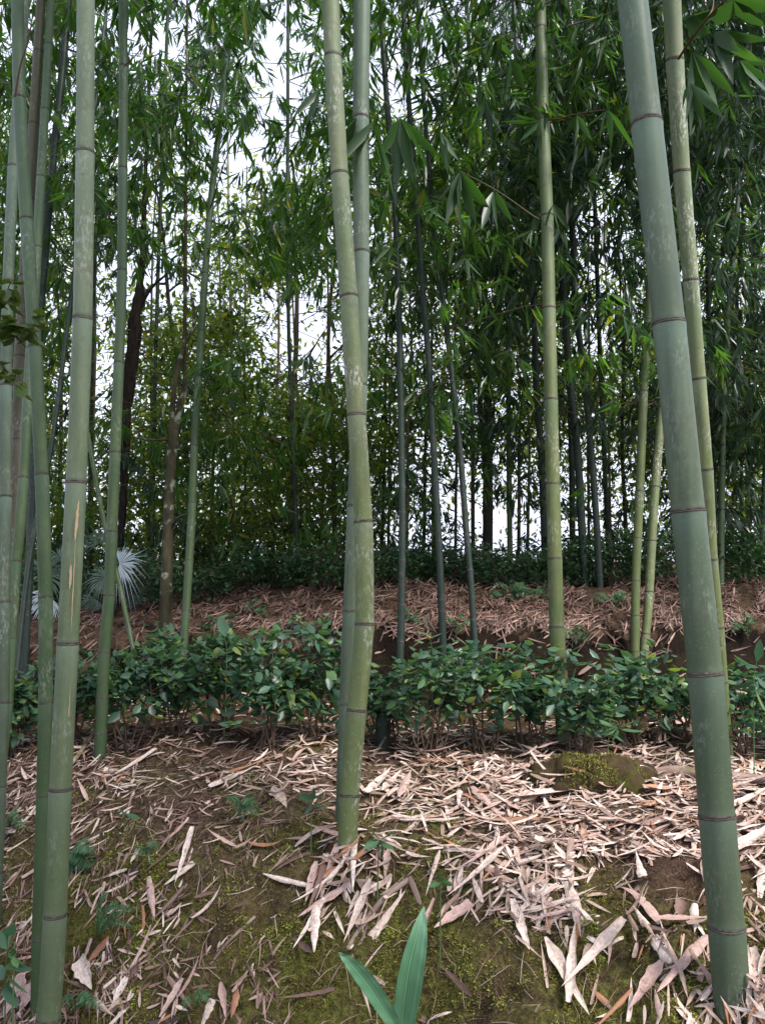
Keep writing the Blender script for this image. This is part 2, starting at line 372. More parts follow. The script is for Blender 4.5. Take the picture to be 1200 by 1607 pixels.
# ------------------------------------------------------------------ ground sheet
def lines(a, b, fine0, fine1, st, grow=1.35):
    L = list(np.arange(fine0, fine1, st)); x, s = fine1, st
    while x < b: L.append(x); s *= grow; x += s
    L.append(b); x, s = fine0 - st, st
    while x > a: L.insert(0, x); s *= grow; x -= s
    L.insert(0, a); return np.array(L)
gx = lines(-400, 400, -3.2, 3.2, .032); gy = lines(-200, 900, 1.7, 7.6, .03)
def mossmask(px, py, x, y):
    if y > 5.2: return .1
    base = np.interp(y, [2.4, 3.4, 4.2], [1, .8, .15]) if x < .3 else np.interp(y, [2.4, 2.9, 3.5], [1, .6, .1])
    return float(np.clip(base + .75 * mnoise.noise(Vector((x * 2.2, y * 2.2, 7))), 0, 1))
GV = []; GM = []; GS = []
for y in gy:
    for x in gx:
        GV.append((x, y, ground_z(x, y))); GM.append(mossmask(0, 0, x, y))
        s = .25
        if 5.5 < y < 6.9 and (ground_z(x, y + .04) - ground_z(x, y - .04)) / .08 > 1.1: s = 1.0  # steep face under the crest, takes the painted shade
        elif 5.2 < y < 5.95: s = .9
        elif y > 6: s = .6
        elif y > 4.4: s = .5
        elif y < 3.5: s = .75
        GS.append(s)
nx = len(gx); ny = len(gy)
ii = (np.arange(ny - 1)[:, None] * nx + np.arange(nx - 1)[None]).ravel()
GF = np.stack([ii, ii + 1, ii + nx + 1, ii + nx], 1)
solo('ground', make_mesh('ground', GV, GF, {'moss': ('POINT', GM), 'soil_shade': ('POINT', GS)}), M['ground'], kind='structure')

# ------------------------------------------------------------------ bamboos
PLANTS = []     # (root, axis points, kind, foliage weight)
def ring_mesh(c, ax, r, h, lean):
    ax = np.array(ax); prof = [(.99, -1.6), (1.055, -.8), (1.045, -.3), (1.0, .05), (1.04, .45), (1.035, .8), (.985, 1.6)]
    n = 24; ref = np.array([0, 1.0, 0]); U = norm(np.cross(ax, ref)); W = np.cross(ax, U)
    V = []; a = np.linspace(0, 2 * math.pi, n, endpoint=False)
    wob = .12 * h * np.sin(a * 2 + rng.uniform(0, 6)) + lean * h * np.cos(a + 1)
    for rf, hh in prof:
        rr = r * rf * (1 + .006 * rng.uniform(-1, 1, n))
        V.append(np.array(c) + (rr * np.cos(a))[:, None] * U + (rr * np.sin(a))[:, None] * W + (hh * h + wob)[:, None] * ax)
    V = np.concatenate(V); F = []
    for i in range(len(prof) - 1):
        for j in range(n): F.append((i * n + j, i * n + (j + 1) % n, (i + 1) * n + (j + 1) % n, (i + 1) * n + j))
    return make_mesh('node_ring', V, F)
def bamboo(label, pts, nodes, d, wd, mat, group=None, top=8.5, fol=0, kind='bamboo', name='bamboo', rings=True, cut=None):
    """pts: (px, py) top to base; d=(base depth, top depth); wd=(base width px, top width px)"""
    pts = sorted(pts, key=lambda p: -p[1])                       # base first
    yb, yt = pts[0][1], pts[-1][1]
    dep = lambda py: d[0] + (d[1] - d[0]) * (yb - py) / max(1, yb - yt)
    wid = lambda py: wd[0] + (wd[1] - wd[0]) * (yb - py) / max(1, yb - yt)
    A = [np.array(P(x, y, dep(y))) for x, y in pts]
    Rr = [wid(y) / 2 * dep(y) / F_PX for x, y in pts]
    crv = catmull(A, 8); rad = np.interp(np.arange(len(crv)) / 8, np.arange(len(Rr)), Rr)
    # down into the ground
    dn = crv[0] - crv[2]; dn = dn / np.linalg.norm(dn)
    ex = []; p = crv[0].copy()
    while p[2] > ground_z(p[0], p[1]) - .05: p = p + dn * .08; ex.append(p.copy()); dn[2] -= .05; dn /= np.linalg.norm(dn)
    if ex:
        crv = np.concatenate([np.array(ex)[::-1], crv]); rad = np.concatenate([np.full(len(ex), rad[0]), rad])
    if cut is None:                                                # keeps growing above the frame
        up = crv[-1] - crv[-4]; up /= np.linalg.norm(up); p = crv[-1].copy(); r = rad[-1]; e2 = []; r2 = []
        while p[2] < top: up = norm(up + np.array([0, 0, .015])); p = p + up * .3; r *= .965; e2.append(p.copy()); r2.append(r)
        if e2: crv = np.concatenate([crv, np.array(e2)]); rad = np.concatenate([rad, r2])
    s = np.concatenate([[0], np.cumsum(np.linalg.norm(np.diff(crv, axis=0), axis=1))])
    at = lambda q: np.array([np.interp(q, s, crv[:, k]) for k in range(3)])
    rat = lambda q: float(np.interp(q, s, rad))
    # node arclengths: given pixel rows, then evenly on
    pj = project(crv[:, 0], crv[:, 1], crv[:, 2])[1]
    ns = sorted(float(np.interp(-ny_, -pj, s)) for ny_ in nodes)
    if len(ns) >= 2: gap_lo, gap_hi = ns[1] - ns[0], ns[-1] - ns[-2]
    else: gap_lo = gap_hi = .33
    if not ns: ns = [.2]
    q = ns[0] - gap_lo * .8
    vis = set(range(len(ns)))
    pre = []
    while q > .06 and len(pre) < 6: pre.append(q); gap_lo *= .8; q -= max(gap_lo, .07)
    post = []; q = ns[-1] + gap_hi
    while q < s[-1] - .1: post.append(q); q += min(max(gap_hi, .25), .5)
    allN = sorted(pre) + ns + post
    marks = [0.0] + allN + [s[-1]]
    rows = []; rr = []; seg = []; rn = []
    for i in range(len(marks) - 1):
        a, b = marks[i], marks[i + 1]; L = b - a; rnd = rng.uniform()
        e = min(.012 / max(L, .02), .12)
        for tt, k in ((0, 1.035), (e, .99), (e * 2.5, .975), (.3, .985), (.6, .99), (1 - e * 3, 1.0), (1 - e * 1.2, 1.02), (1 - .01, 1.035)):
            q = a + L * tt; rows.append(at(a) * (1 - tt) * .5 + at(b) * tt * .5 + at(q) * .5); rr.append(rat(q) * k); seg.append(tt); rn.append(rnd)
    sides = 24 if wd[0] > 20 else (16 if wd[0] > 11 else 9)
    V, F = tube(rows, rr, sides)
    loc = (crv[0][0], crv[0][1], ground_z(crv[0][0], crv[0][1]))
    root = thing(name, label, 'bamboo', loc, group)
    me = make_mesh('culm', V, F, {'seg': ('POINT', np.repeat(seg, sides)), 'rnd': ('POINT', np.repeat(rn, sides))})
    culm_o = part('culm', me, M[mat], root)
    if rings:
        for q in allN:
            c = at(q); x_, y_ = project(*c)
            if y_ < -15 or y_ > 1625 or x_ < -30 or x_ > 1230: continue
            ax = norm(at(q + .02) - at(q - .02)); r = rat(q)
            if r * F_PX / c[1] < 3.2: continue
            part('node_ring', ring_mesh(c, ax, r * 1.01, min(.005, r * .12), rng.uniform(-.6, .6)), M['ring'], culm_o)
    axis = np.array([at(q) for q in np.linspace(0, s[-1], 40)])
    if fol: PLANTS.append((root, axis, kind, fol))
    return root, at, s
B = {}
B['lean'] = bamboo('thickest blue-green bamboo leaning left across the right side of the picture', [(992, 0), (1014, 195), (1049, 508), (1079, 803), (1106, 1058), (1124, 1280), (1139, 1453), (1146, 1545)], [195, 508, 803, 1058, 1280, 1453], (2.66, 2.85), (56, 48), 'culm_blue')
B['big_left'] = bamboo('thick grey-green bamboo with a long straw-coloured crack, front left', [(135, 0), (134, 240), (130, 500), (120, 757), (107, 1010), (95, 1238), (87, 1435), (77, 1600)], [240, 500, 757, 1010, 1238, 1435, 1598], (3.1, 3.2), (36, 28), 'culm_pale')
B['lichen'] = bamboo('pale bamboo blotched with white lichen, kinked near its foot at the centre', [(519, 0), (522, 90), (533, 275), (547, 467), (559, 652), (570, 820), (572, 980), (560, 1113), (548, 1248), (545, 1330)], [90, 275, 467, 652, 820, 980, 1115, 1248], (3.5, 3.8), (31, 28), 'culm_lichen')
B['mate'] = bamboo('smooth blue-green bamboo crossing close behind the lichen-blotched one', [(568, 0), (566, 187), (567, 397), (564, 605), (557, 795), (550, 960), (544, 1105), (540, 1225)], [187, 397, 605, 795, 960, 1105, 1190], (3.75, 4.1), (24, 27), 'culm_blue')
B['olive'] = bamboo('straight olive-green bamboo standing out of the hedge left of the thick leaning one', [(847, 0), (848, 45), (852, 190), (858, 340), (861, 485), (864, 628), (867, 760), (870, 878), (873, 985), (878, 1060)], [45, 190, 340, 485, 628, 760, 878, 985], (5.0, 5.6), (24, 18), 'culm_olive', fol=.5)
B['behind'] = bamboo('yellow-stained bamboo standing just behind the thick leaning one', [(1050, -60), (1055, 30), (1058, 95), (1069, 270), (1083, 440), (1095, 595), (1107, 737), (1115, 878), (1126, 990), (1133, 1080)], [-40, 95, 270, 440, 595, 737, 878, 985], (4.6, 4.2), (18, 30), 'culm_lichen', fol=.4)
B['d'] = bamboo('dark green bamboo rooted at the left end of the hedge beside the palm fan', [(193, 0), (194, 105), (193, 265), (192, 425), (187, 570), (181, 710), (176, 830), (172, 935), (164, 1020), (158, 1168)], [105, 265, 425, 570, 710, 835, 935, 1025, 1095], (4.5, 5.0), (19, 14), 'culm_green', fol=.3)
B['second_left'] = bamboo('green bamboo half hidden behind the cracked grey-green one at its foot', [(28, 0), (31, 155), (42, 345), (55, 545), (66, 745), (72, 938), (72, 1103), (69, 1248), (62, 1475), (60, 1607)], [155, 345, 545, 745, 938, 1103, 1248, 1473], (3.25, 3.6), (23, 20), 'culm_green')
B['edge_left'] = bamboo('bamboo nearest the left edge, blue-green with widely spaced nodes', [(40, 0), (26, 180), (18, 330), (12, 480), (10, 605), (9, 780), (6, 945), (4, 1100), (-2, 1260)], [262, 442, 605, 780, 945, 1103], (3.6, 4.0), (22, 15), 'culm_blue')
B['brown_left'] = bamboo('brownish bamboo between the edge bamboo and the green one, far left', [(47, 300), (39, 430), (31, 545), (28, 690), (24, 790), (20, 900), (14, 1010), (6, 1130)], [560, 690, 790, 905], (4.2, 4.6), (15, 17), 'culm_brown')
B['green_left'] = bamboo('mid-green bamboo slanting down left behind the two front left ones', [(53, 480), (47, 580), (43, 640), (38, 750), (31, 850), (26, 882), (19, 1000), (13, 1100), (2, 1210)], [750, 882, 1003], (3.9, 4.4), (16, 16), 'culm_green')
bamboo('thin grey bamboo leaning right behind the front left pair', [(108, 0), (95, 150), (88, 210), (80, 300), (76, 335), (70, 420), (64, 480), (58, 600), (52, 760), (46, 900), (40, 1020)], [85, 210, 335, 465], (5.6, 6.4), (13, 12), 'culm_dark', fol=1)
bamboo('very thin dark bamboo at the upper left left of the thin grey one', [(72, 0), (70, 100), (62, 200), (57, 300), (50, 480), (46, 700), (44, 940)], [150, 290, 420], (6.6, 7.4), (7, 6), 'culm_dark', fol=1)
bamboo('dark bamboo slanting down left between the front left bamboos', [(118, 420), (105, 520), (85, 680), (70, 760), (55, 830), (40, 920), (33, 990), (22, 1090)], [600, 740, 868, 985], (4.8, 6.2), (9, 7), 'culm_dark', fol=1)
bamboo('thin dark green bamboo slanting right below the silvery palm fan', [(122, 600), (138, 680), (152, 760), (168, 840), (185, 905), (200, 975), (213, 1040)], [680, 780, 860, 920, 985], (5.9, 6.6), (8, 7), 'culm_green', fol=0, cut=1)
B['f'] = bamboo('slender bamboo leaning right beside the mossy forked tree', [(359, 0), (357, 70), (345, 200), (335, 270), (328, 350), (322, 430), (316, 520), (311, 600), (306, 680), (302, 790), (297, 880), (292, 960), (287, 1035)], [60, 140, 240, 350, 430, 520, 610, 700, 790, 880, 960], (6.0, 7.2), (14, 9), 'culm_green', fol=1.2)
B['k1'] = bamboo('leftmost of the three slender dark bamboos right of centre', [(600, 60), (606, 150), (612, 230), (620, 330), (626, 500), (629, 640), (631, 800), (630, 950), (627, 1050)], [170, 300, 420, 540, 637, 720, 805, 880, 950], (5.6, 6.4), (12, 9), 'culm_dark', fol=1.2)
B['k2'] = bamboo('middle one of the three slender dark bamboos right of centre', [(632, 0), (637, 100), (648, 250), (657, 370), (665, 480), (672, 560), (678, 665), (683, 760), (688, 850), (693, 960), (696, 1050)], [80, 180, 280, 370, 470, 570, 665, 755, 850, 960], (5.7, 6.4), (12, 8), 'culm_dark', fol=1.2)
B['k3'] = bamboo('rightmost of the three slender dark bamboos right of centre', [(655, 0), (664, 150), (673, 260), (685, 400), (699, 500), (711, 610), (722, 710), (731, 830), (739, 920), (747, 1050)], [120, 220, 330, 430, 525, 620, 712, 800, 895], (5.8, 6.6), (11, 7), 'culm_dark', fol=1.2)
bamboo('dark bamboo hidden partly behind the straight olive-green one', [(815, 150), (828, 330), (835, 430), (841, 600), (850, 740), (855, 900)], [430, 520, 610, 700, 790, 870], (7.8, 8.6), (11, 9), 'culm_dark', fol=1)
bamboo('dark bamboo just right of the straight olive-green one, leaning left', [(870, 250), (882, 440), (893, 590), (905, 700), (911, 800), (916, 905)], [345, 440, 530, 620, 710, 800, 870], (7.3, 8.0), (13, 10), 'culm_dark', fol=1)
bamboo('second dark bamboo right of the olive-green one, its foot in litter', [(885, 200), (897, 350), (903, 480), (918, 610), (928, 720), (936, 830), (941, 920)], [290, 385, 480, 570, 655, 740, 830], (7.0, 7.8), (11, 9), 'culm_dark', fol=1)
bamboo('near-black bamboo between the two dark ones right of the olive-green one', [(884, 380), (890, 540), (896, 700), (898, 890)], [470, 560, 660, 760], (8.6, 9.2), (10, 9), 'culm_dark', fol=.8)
bamboo('grey-green bamboo left of its leaning neighbour, left of the thick leaning one', [(1030, 300), (1022, 420), (1016, 500), (1009, 620), (1003, 770), (999, 860), (997, 910), (996, 1000)], [400, 510, 615, 772, 845, 912], (5.95, 6.6), (14, 13), 'culm_olive', fol=.8)
bamboo('bamboo with a white lichen stain emerging left of the thick leaning one', [(1052, 500), (1040, 630), (1032, 700), (1027, 770), (1021, 870), (1016, 960), (1012, 1000)], [560, 640, 765, 850, 930], (6.0, 6.6), (14, 13), 'culm_lichen', fol=.6)
bamboo('black-looking thin bamboo immediately right of the yellow-stained one', [(1106, 100), (1110, 300), (1111, 500), (1117, 700), (1121, 900)], [200, 330, 450, 560, 670, 780], (7.6, 8.4), (10, 7), 'culm_dark', fol=1)
bamboo('green bamboo right of the black-looking thin one, leaning right', [(1170, 180), (1160, 280), (1150, 400), (1139, 530), (1133, 700), (1130, 890)], [280, 400, 500, 600, 700, 800], (7.2, 8.2), (11, 7), 'culm_green', fol=1)
bamboo('thin green bamboo right of the dark ivy-clad trunk', [(795, 400), (797, 560), (798, 700), (800, 890)], [500, 600, 700, 780, 850], (8.4, 9.0), (9, 8), 'culm_green', fol=1)
bamboo('thin grey-green bamboo among saplings left of centre', [(362, 480), (365, 640), (366, 760), (369, 920)], [560, 640, 700, 760, 830], (9.5, 10.2), (6, 5), 'culm_pale', fol=.7)
# culms standing deeper in the grove that carry much of the leaf canopy
for i, (x0, x1, dd, wv_, lb) in enumerate([
    (238, 262, 8.5, 7, 'thin bamboo deep in the grove between dark green bamboo and forked tree'),
    (468, 452, 8.0, 7, 'thin bamboo deep in the grove left of the lichen-blotched one'),
    (770, 735, 9.5, 8, 'thin bamboo with hanging leaves between the three slender ones and the olive one'),
    (955, 925, 8.8, 8, 'thin bamboo deep in the grove left of the grey-green pair on the right'),
    (1075, 1040, 9.4, 8, 'thin bamboo deep in the grove hidden mostly by the thick leaning one'),
    (1192, 1215, 8.0, 8, 'thin bamboo close to the right edge'),
    (10, -30, 7.5, 8, 'thin bamboo behind the front ones at the left edge'),
    (140, 165, 8.8, 7, 'thin bamboo deep behind the cracked grey-green one')]):
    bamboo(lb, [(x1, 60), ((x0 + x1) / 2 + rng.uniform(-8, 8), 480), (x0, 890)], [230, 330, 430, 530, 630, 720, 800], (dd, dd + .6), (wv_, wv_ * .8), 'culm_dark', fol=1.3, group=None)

# long crack on the front left bamboo
root, at, s = B['big_left']
def crack(y0, y1, x0, x1, wpx, lb):
    V = []; n = 16
    for i in range(n + 1):
        tt = i / n; py = y0 + (y1 - y0) * tt; px = x0 + (x1 - x0) * tt + rng.uniform(-.5, .5)
        cx = np.interp(py, [0, 240, 500, 757, 1010, 1238, 1435, 1600], [135, 134, 130, 120, 107, 95, 87, 77]); rr = 17.6 - .6 * tt
        wpx_ = wpx * math.sin(math.pi * min(1, max(.02, tt))) ** .6 * rng.uniform(.7, 1.2)
        for k in (-1, 1):
            off = (px - cx) + k * wpx_ / 2; off = max(-rr * .98, min(rr * .98, off))
            D = 3.14 - (math.sqrt(max(rr * rr - off * off, 0)) + .8) * 3.14 / F_PX
            V.append(P(cx + off, py, D))
    F = [(2 * i, 2 * i + 1, 2 * i + 3, 2 * i + 2) for i in range(n)]
    t_ = make_mesh('crack', V, F)
    part('crack', t_, M['crack'], root, lb)
t = NT('crack'); M['crack'] = t.done(t.bsdf((.50, .36, .20), .7, .2))
crack(785, 850, 124, 118, 4.0, 'straw-coloured split in the upper internode')
crack(885, 925, 112, 110, 4.5, 'broad orange end of the split')
crack(850, 990, 119, 112, 1.3, 'hairline split down the internode')
crack(1070, 1170, 111, 106, 1.2, 'hairline split below the third node')

# bare red-brown twigs growing from nodes
def twig(root, pts, r0, r1, name='branch', mat='twig'):
    c = catmull([np.array(p) for p in pts], 5); V, F = tube(c, np.linspace(r0, r1, len(c)), 6)
    part(name, make_mesh(name, V, F), M[mat], root)
t = NT('red_twig'); M['red_twig'] = t.done(t.bsdf((.11, .045, .03), .6, .3))
twig(B['second_left'][0], [P(24, 152, 3.45), P(32, 105, 3.42), P(45, 62, 3.4), P(52, 20, 3.4)], .0045, .002, mat='red_twig')
twig(B['behind'][0], [P(1064, 92, 4.1), P(1085, 60, 3.9), P(1110, 28, 3.7), P(1150, -10, 3.5), P(1230, -50, 3.4)], .007, .003, mat='red_twig')
twig(B['behind'][0], [P(1110, 28, 3.7), P(1118, 10, 3.8), P(1120, -30, 3.9)], .004, .002, mat='red_twig')
twig(B['olive'][0], [P(860, 188, 5.45), P(880, 186, 5.4), P(900, 180, 5.3), P(950, 172, 5.1)], .008, .003, mat='red_twig')
twig(B['olive'][0], [P(845, 345, 5.4), P(830, 335, 5.2), P(780, 300, 5.0), P(720, 268, 4.9)], .007, .003)
twig(B['f'][0], [P(359, 30, 7.0), P(380, 60, 6.9), P(410, 70, 6.8)], .005, .002)
twig(B['d'][0], [P(195, 104, 4.9), P(215, 85, 4.8), P(245, 50, 4.7)], .004, .0015, mat='red_twig')

def near_leaves(root, sprays, mat='bleaf_near', name='leaves'):
    """big leaves seen singly: each spray (px,py,depth,[(dx,dy) leaf tips in px], width px)"""
    mb = MB()
    for px, py, dd, tips, wpx in sprays:
        b = np.array(P(px, py, dd))
        for (dx, dy) in tips:
            e = np.array(P(px + dx, py + dy, dd + rng.uniform(-.12, .12))); v = e - b; L = np.linalg.norm(v)
            V, F, r = leaves_geo(b[None], (v / L)[None], np.array([L]), np.array([wpx * dd / F_PX]), droop=.04, hi=True)
            mb.add(V, F, rnd=('FACE', r))
    part(name, mb.mesh(name), M[mat], root)
near_leaves(B['olive'][0], [(952, 172, 5.1, [(-12, 50), (6, 48), (30, 44), (46, 66), (-40, 30)], 15), (905, 180, 5.3, [(-4, 50), (24, 40), (-22, 34)], 12),
    (845, 190, 5.4, [(-40, -14), (-60, -2), (-30, 30)], 13), (868, 320, 5.3, [(10, 45), (24, 40), (-14, 40)], 12),
    (722, 268, 4.9, [(-24, 80), (2, 100), (26, 84), (48, 60), (-40, 50)], 20), (775, 298, 5.0, [(-20, 60), (6, 66), (30, 50)], 16), (730, 405, 4.9, [(-14, 36), (6, 38), (28, 30), (-24, 20)], 9), (760, 150, 4.9, [(10, 70), (30, 60), (-16, 50)], 18), (800, 90, 4.8, [(-10, 70), (22, 50)], 18)])
near_leaves(B['mate'][0], [(585, 190, 4.0, [(-50, 100), (-64, 70), (20, 90), (34, 120)], 20), (628, 185, 4.1, [(-6, 110), (20, 96), (46, 84), (64, 60), (-34, 60)], 22), (560, 185, 4.0, [(-74, 74), (-50, 96), (-88, 30)], 20),
    (690, 205, 4.3, [(30, 46), (12, 66)], 16), (500, 140, 4.2, [(-40, 40), (-20, 54)], 15), (405, 10, 4.2, [(40, -14), (30, 20), (-30, 24)], 26)])
near_leaves(B['behind'][0], [(1085, 80, 3.9, [(-10, 110), (14, 120), (44, 100), (70, 70)], 20), (1120, 50, 3.7, [(40, 30), (80, 50), (30, 80), (90, 10)], 24), (1075, 30, 3.9, [(60, -20), (40, 20), (90, -30)], 30), (1082, 130, 3.9, [(0, 80), (24, 66), (54, 54), (-12, 40)], 16),
    (1160, 95, 3.6, [(50, 30), (60, 60), (20, 60), (70, 0)], 24), (1150, 0, 3.6, [(50, 40), (-30, 40), (70, 10)], 30)])
mb = None

# ------------------------------------------------------------------ trees
def tree_trunk(label, segs, mat, loc_px, name='tree', cat='tree', fol=1.0, kind='tree', group=None, extend=True, rough=.05):
    """segs: list of branches [(px,py,depth,width px)...]; first is the trunk"""
    g = hit(loc_px[0], loc_px[1]) if len(loc_px) == 2 else None
    b = P(*segs[0][0][:3]); loc = (b.x, b.y, ground_z(b.x, b.y))
    root = thing(name, label, cat, loc, group)
    ax = None
    for i, sg in enumerate(segs):
        A = [np.array(P(x, y, d)) for x, y, d, w_ in sg]; rr = [w_ / 2 * d / F_PX for x, y, d, w_ in sg]
        if i == 0: A.insert(0, np.array([A[0][0], A[0][1], ground_z(A[0][0], A[0][1]) - .08])); rr.insert(0, rr[0] * 1.25)
        if i == 0 and extend:
            up = norm(A[-1] - A[-2] + np.array([0, 0, .3]))
            while A[-1][2] < 6.5: A.append(A[-1] + up * .8); rr.append(rr[-1] * .82)
        c = catmull(A, 5); rad = np.interp(np.arange(len(c)) / 5, np.arange(len(rr)), rr)
        if i == 0: ax = c
        V, F = tube(c, rad, 12 if rr[0] > .03 else 7, rough=rough)
        part('trunk' if i == 0 else 'branch', make_mesh('trunk', V, F), M[mat], root)
    if fol: PLANTS.append((root, ax, kind, fol))
    return root
tr1 = tree_trunk('mossy grey tree forking halfway up, lichen spots on its trunk, left of centre', [
    [(259, 1035, 6.3, 24), (262, 900, 6.3, 19), (266, 780, 6.4, 17), (272, 690, 6.4, 15), (280, 650, 6.45, 10), (290, 610, 6.5, 8), (290, 560, 6.5, 7)],
    [(270, 700, 6.4, 11), (270, 650, 6.4, 9), (277, 590, 6.4, 9), (290, 540, 6.5, 7), (305, 505, 6.6, 5), (300, 460, 6.7, 4)],
    [(268, 830, 6.35, 5), (280, 812, 6.3, 4), (298, 806, 6.25, 3)], [(292, 610, 6.5, 4), (268, 590, 6.6, 3), (240, 585, 6.7, 2)],
    [(265, 690, 6.4, 4), (235, 690, 6.3, 3), (205, 685, 6.2, 2)]], 'bark_moss', (259, 1035), fol=1.2)
tr2 = tree_trunk('small bare-branched tree with thin twigs against the sky left of centre', [
    [(300, 900, 9.4, 8), (292, 700, 9.4, 7), (270, 520, 9.5, 6), (262, 440, 9.5, 6), (258, 380, 9.6, 4), (245, 290, 9.6, 3), (238, 230, 9.6, 2)],
    [(262, 445, 9.5, 5), (235, 450, 9.5, 3), (215, 490, 9.4, 2)], [(262, 460, 9.5, 4), (285, 440, 9.5, 3), (300, 420, 9.5, 2)],
    [(266, 490, 9.5, 4), (230, 520, 9.3, 3), (205, 505, 9.2, 2)], [(256, 370, 9.6, 3), (270, 330, 9.6, 2), (275, 290, 9.6, 1.5)],
    [(280, 560, 9.5, 4), (310, 510, 9.5, 3), (330, 490, 9.5, 2)]], 'bark_dark', (300, 900), fol=.5, extend=False)
saps = [ # x at base, x at mid, width, depth, mat, label
 (330, 336, 6, 11, 'bark_thin', 'thin pale sapling just right of the slender bamboo by the forked tree'),
 (388, 384, 5, 11.5, 'bark_dark', 'thin dark sapling left of the brown straight trunk'),
 (428, 432, 6, 12, 'bark_thin', 'thin sapling second left of the brown straight trunk'),
 (457, 455, 11, 10, 'bark_thin', 'straight brown trunk standing behind the bank left of centre'),
 (474, 470, 5, 11, 'bark_thin', 'pale sapling touching the brown straight trunk'),
 (500, 510, 6, 12, 'bark_dark', 'dark sapling left of the lichen-blotched bamboo'),
 (527, 522, 9, 9.5, 'bark_thin', 'ochre trunk close against the left side of the lichen-blotched bamboo'),
 (598, 604, 6, 10.5, 'bark_dark', 'dark sapling just right of the lichen-blotched bamboo'),
 (609, 611, 5, 11.5, 'bark_thin', 'pale sapling left of the three slender dark bamboos'),
 (638, 640, 5, 8.5, 'bark_thin', 'reddish sapling touching the leftmost slender dark bamboo'),
 (664, 668, 6, 10.5, 'bark_dark', 'dark sapling between the left and middle slender bamboos'),
 (681, 679, 8, 11.5, 'bark_dark', 'dark trunk behind the middle slender dark bamboo'),
 (714, 716, 5, 11, 'bark_thin', 'pale sapling between the middle and right slender bamboos'),
 (742, 741, 7, 12, 'bark_thin', 'grey sapling left of the ivy-clad dark trunk'),
 (765, 765, 17, 9.2, 'bark_dark', 'broad dark ivy-clad trunk right of the three slender bamboos'),
 (813, 815, 6, 10.5, 'bark_thin', 'pale sapling between the thin green bamboo and the olive-green one'),
 (827, 830, 5, 12, 'bark_dark', 'dark sapling just left of the olive-green bamboo'),
 (924, 922, 5, 10, 'bark_thin', 'brown sapling between the two dark bamboos right of the olive one'),
 (958, 955, 5, 12, 'bark_thin', 'pale sapling right of the dark bamboo with its foot in litter'),
 (985, 975, 7, 9.5, 'bark_dark', 'dark leaning sapling left of the grey-green bamboo pair'),
 (1063, 1060, 6, 12, 'bark_thin', 'sapling between the bamboo pair and the thick leaning one'),
 (1167, 1161, 6, 9.0, 'bark_thin', 'thin brown sapling right of the green leaning bamboo near the right edge'),
 (1172, 1174, 10, 10.0, 'fibre', 'red-brown trunk close behind the thin brown sapling at the right'),
 (1195, 1198, 6, 11.5, 'bark_dark', 'dark sapling at the very right edge'),
 (142, 146, 6, 9.5, 'bark_thin', 'thin pale sapling right of the cracked bamboo'),
 (232, 238, 6, 10.5, 'bark_dark', 'dark sapling behind the silvery palm fan'),
 (90, 96, 7, 10.5, 'bark_dark', 'dark sapling between the front left bamboos'),
]
for xb, xm, wv_, dd, mt, lb in saps:
    j = rng.uniform(-10, 10, 3)
    segs = [[(xb, 900, dd, wv_), (xb * .5 + xm * .5, 800, dd, wv_ * .95), (xm, 680, dd + .1, wv_ * .85), (xm + j[0], 540, dd + .2, wv_ * .7), (xm + j[0] + j[1], 380, dd + .3, wv_ * .5), (xm + j[2], 260, dd + .3, wv_ * .3)]]
    for _ in range(3):
        yy = rng.uniform(520, 780); sx = rng.choice([-1, 1]); ln = rng.uniform(30, 70)
        xx = np.interp(yy, [540, 680, 900], [xm + j[0], xm, xb])
        segs.append([(xx, yy, dd + .1, wv_ * .45), (xx + sx * ln * .5, yy - ln * .5, dd, wv_ * .3), (xx + sx * ln, yy - ln * 1.3, dd - .1, 1.5)])
    tree_trunk(lb, segs, mt, (xb, 900), fol=1.0 if wv_ < 12 else 2.0, name='tree', cat='tree', extend=False)

# ---- fan palms
def fan(center, out, up, radius, n=26, spread=R(300), droop=.42, wfac=1.0):
    """one palmate blade as pleated segments joined toward the hub"""
    out = norm(np.array(out)); side = norm(np.cross(out, np.array(up))); nrm = np.cross(side, out)
    V = []; F = []
    for i in range(n):
        a = -spread / 2 + spread * (i + .5) / n
        dvec = out * math.cos(a) + side * math.sin(a)
        perp = -out * math.sin(a) + side * math.cos(a)
        a += rng.normal(0, .025); L = radius * (1 - .28 * abs(a) / (spread / 2)) * rng.uniform(.78, 1.06)
        hw = L * .42 * math.tan(spread / n / 2) * wfac
        b = len(V); g = np.array([0, 0, -1.0])
        c = np.array(center)
        for tt, ww in ((.0, .02), (.45, 1.0), (.62, .42), (1, 0.02)):
            m = c + dvec * L * tt + g * droop * rng.uniform(.7, 1.7) * L * tt ** 2.2 + nrm * .05 * L * math.sin(tt * 3)
            V += [m - perp * hw * ww - nrm * hw * .35 * ww, m + nrm * hw * .2 * ww, m + perp * hw * ww - nrm * hw * .35 * ww]
        for k in range(3):
            q = b + 3 * k; F += [(q, q + 1, q + 4, q + 3), (q + 1, q + 2, q + 5, q + 4)]
    return make_mesh('frond', V, F, {'rnd': ('FACE', rng.uniform(0, 1, len(F)))})
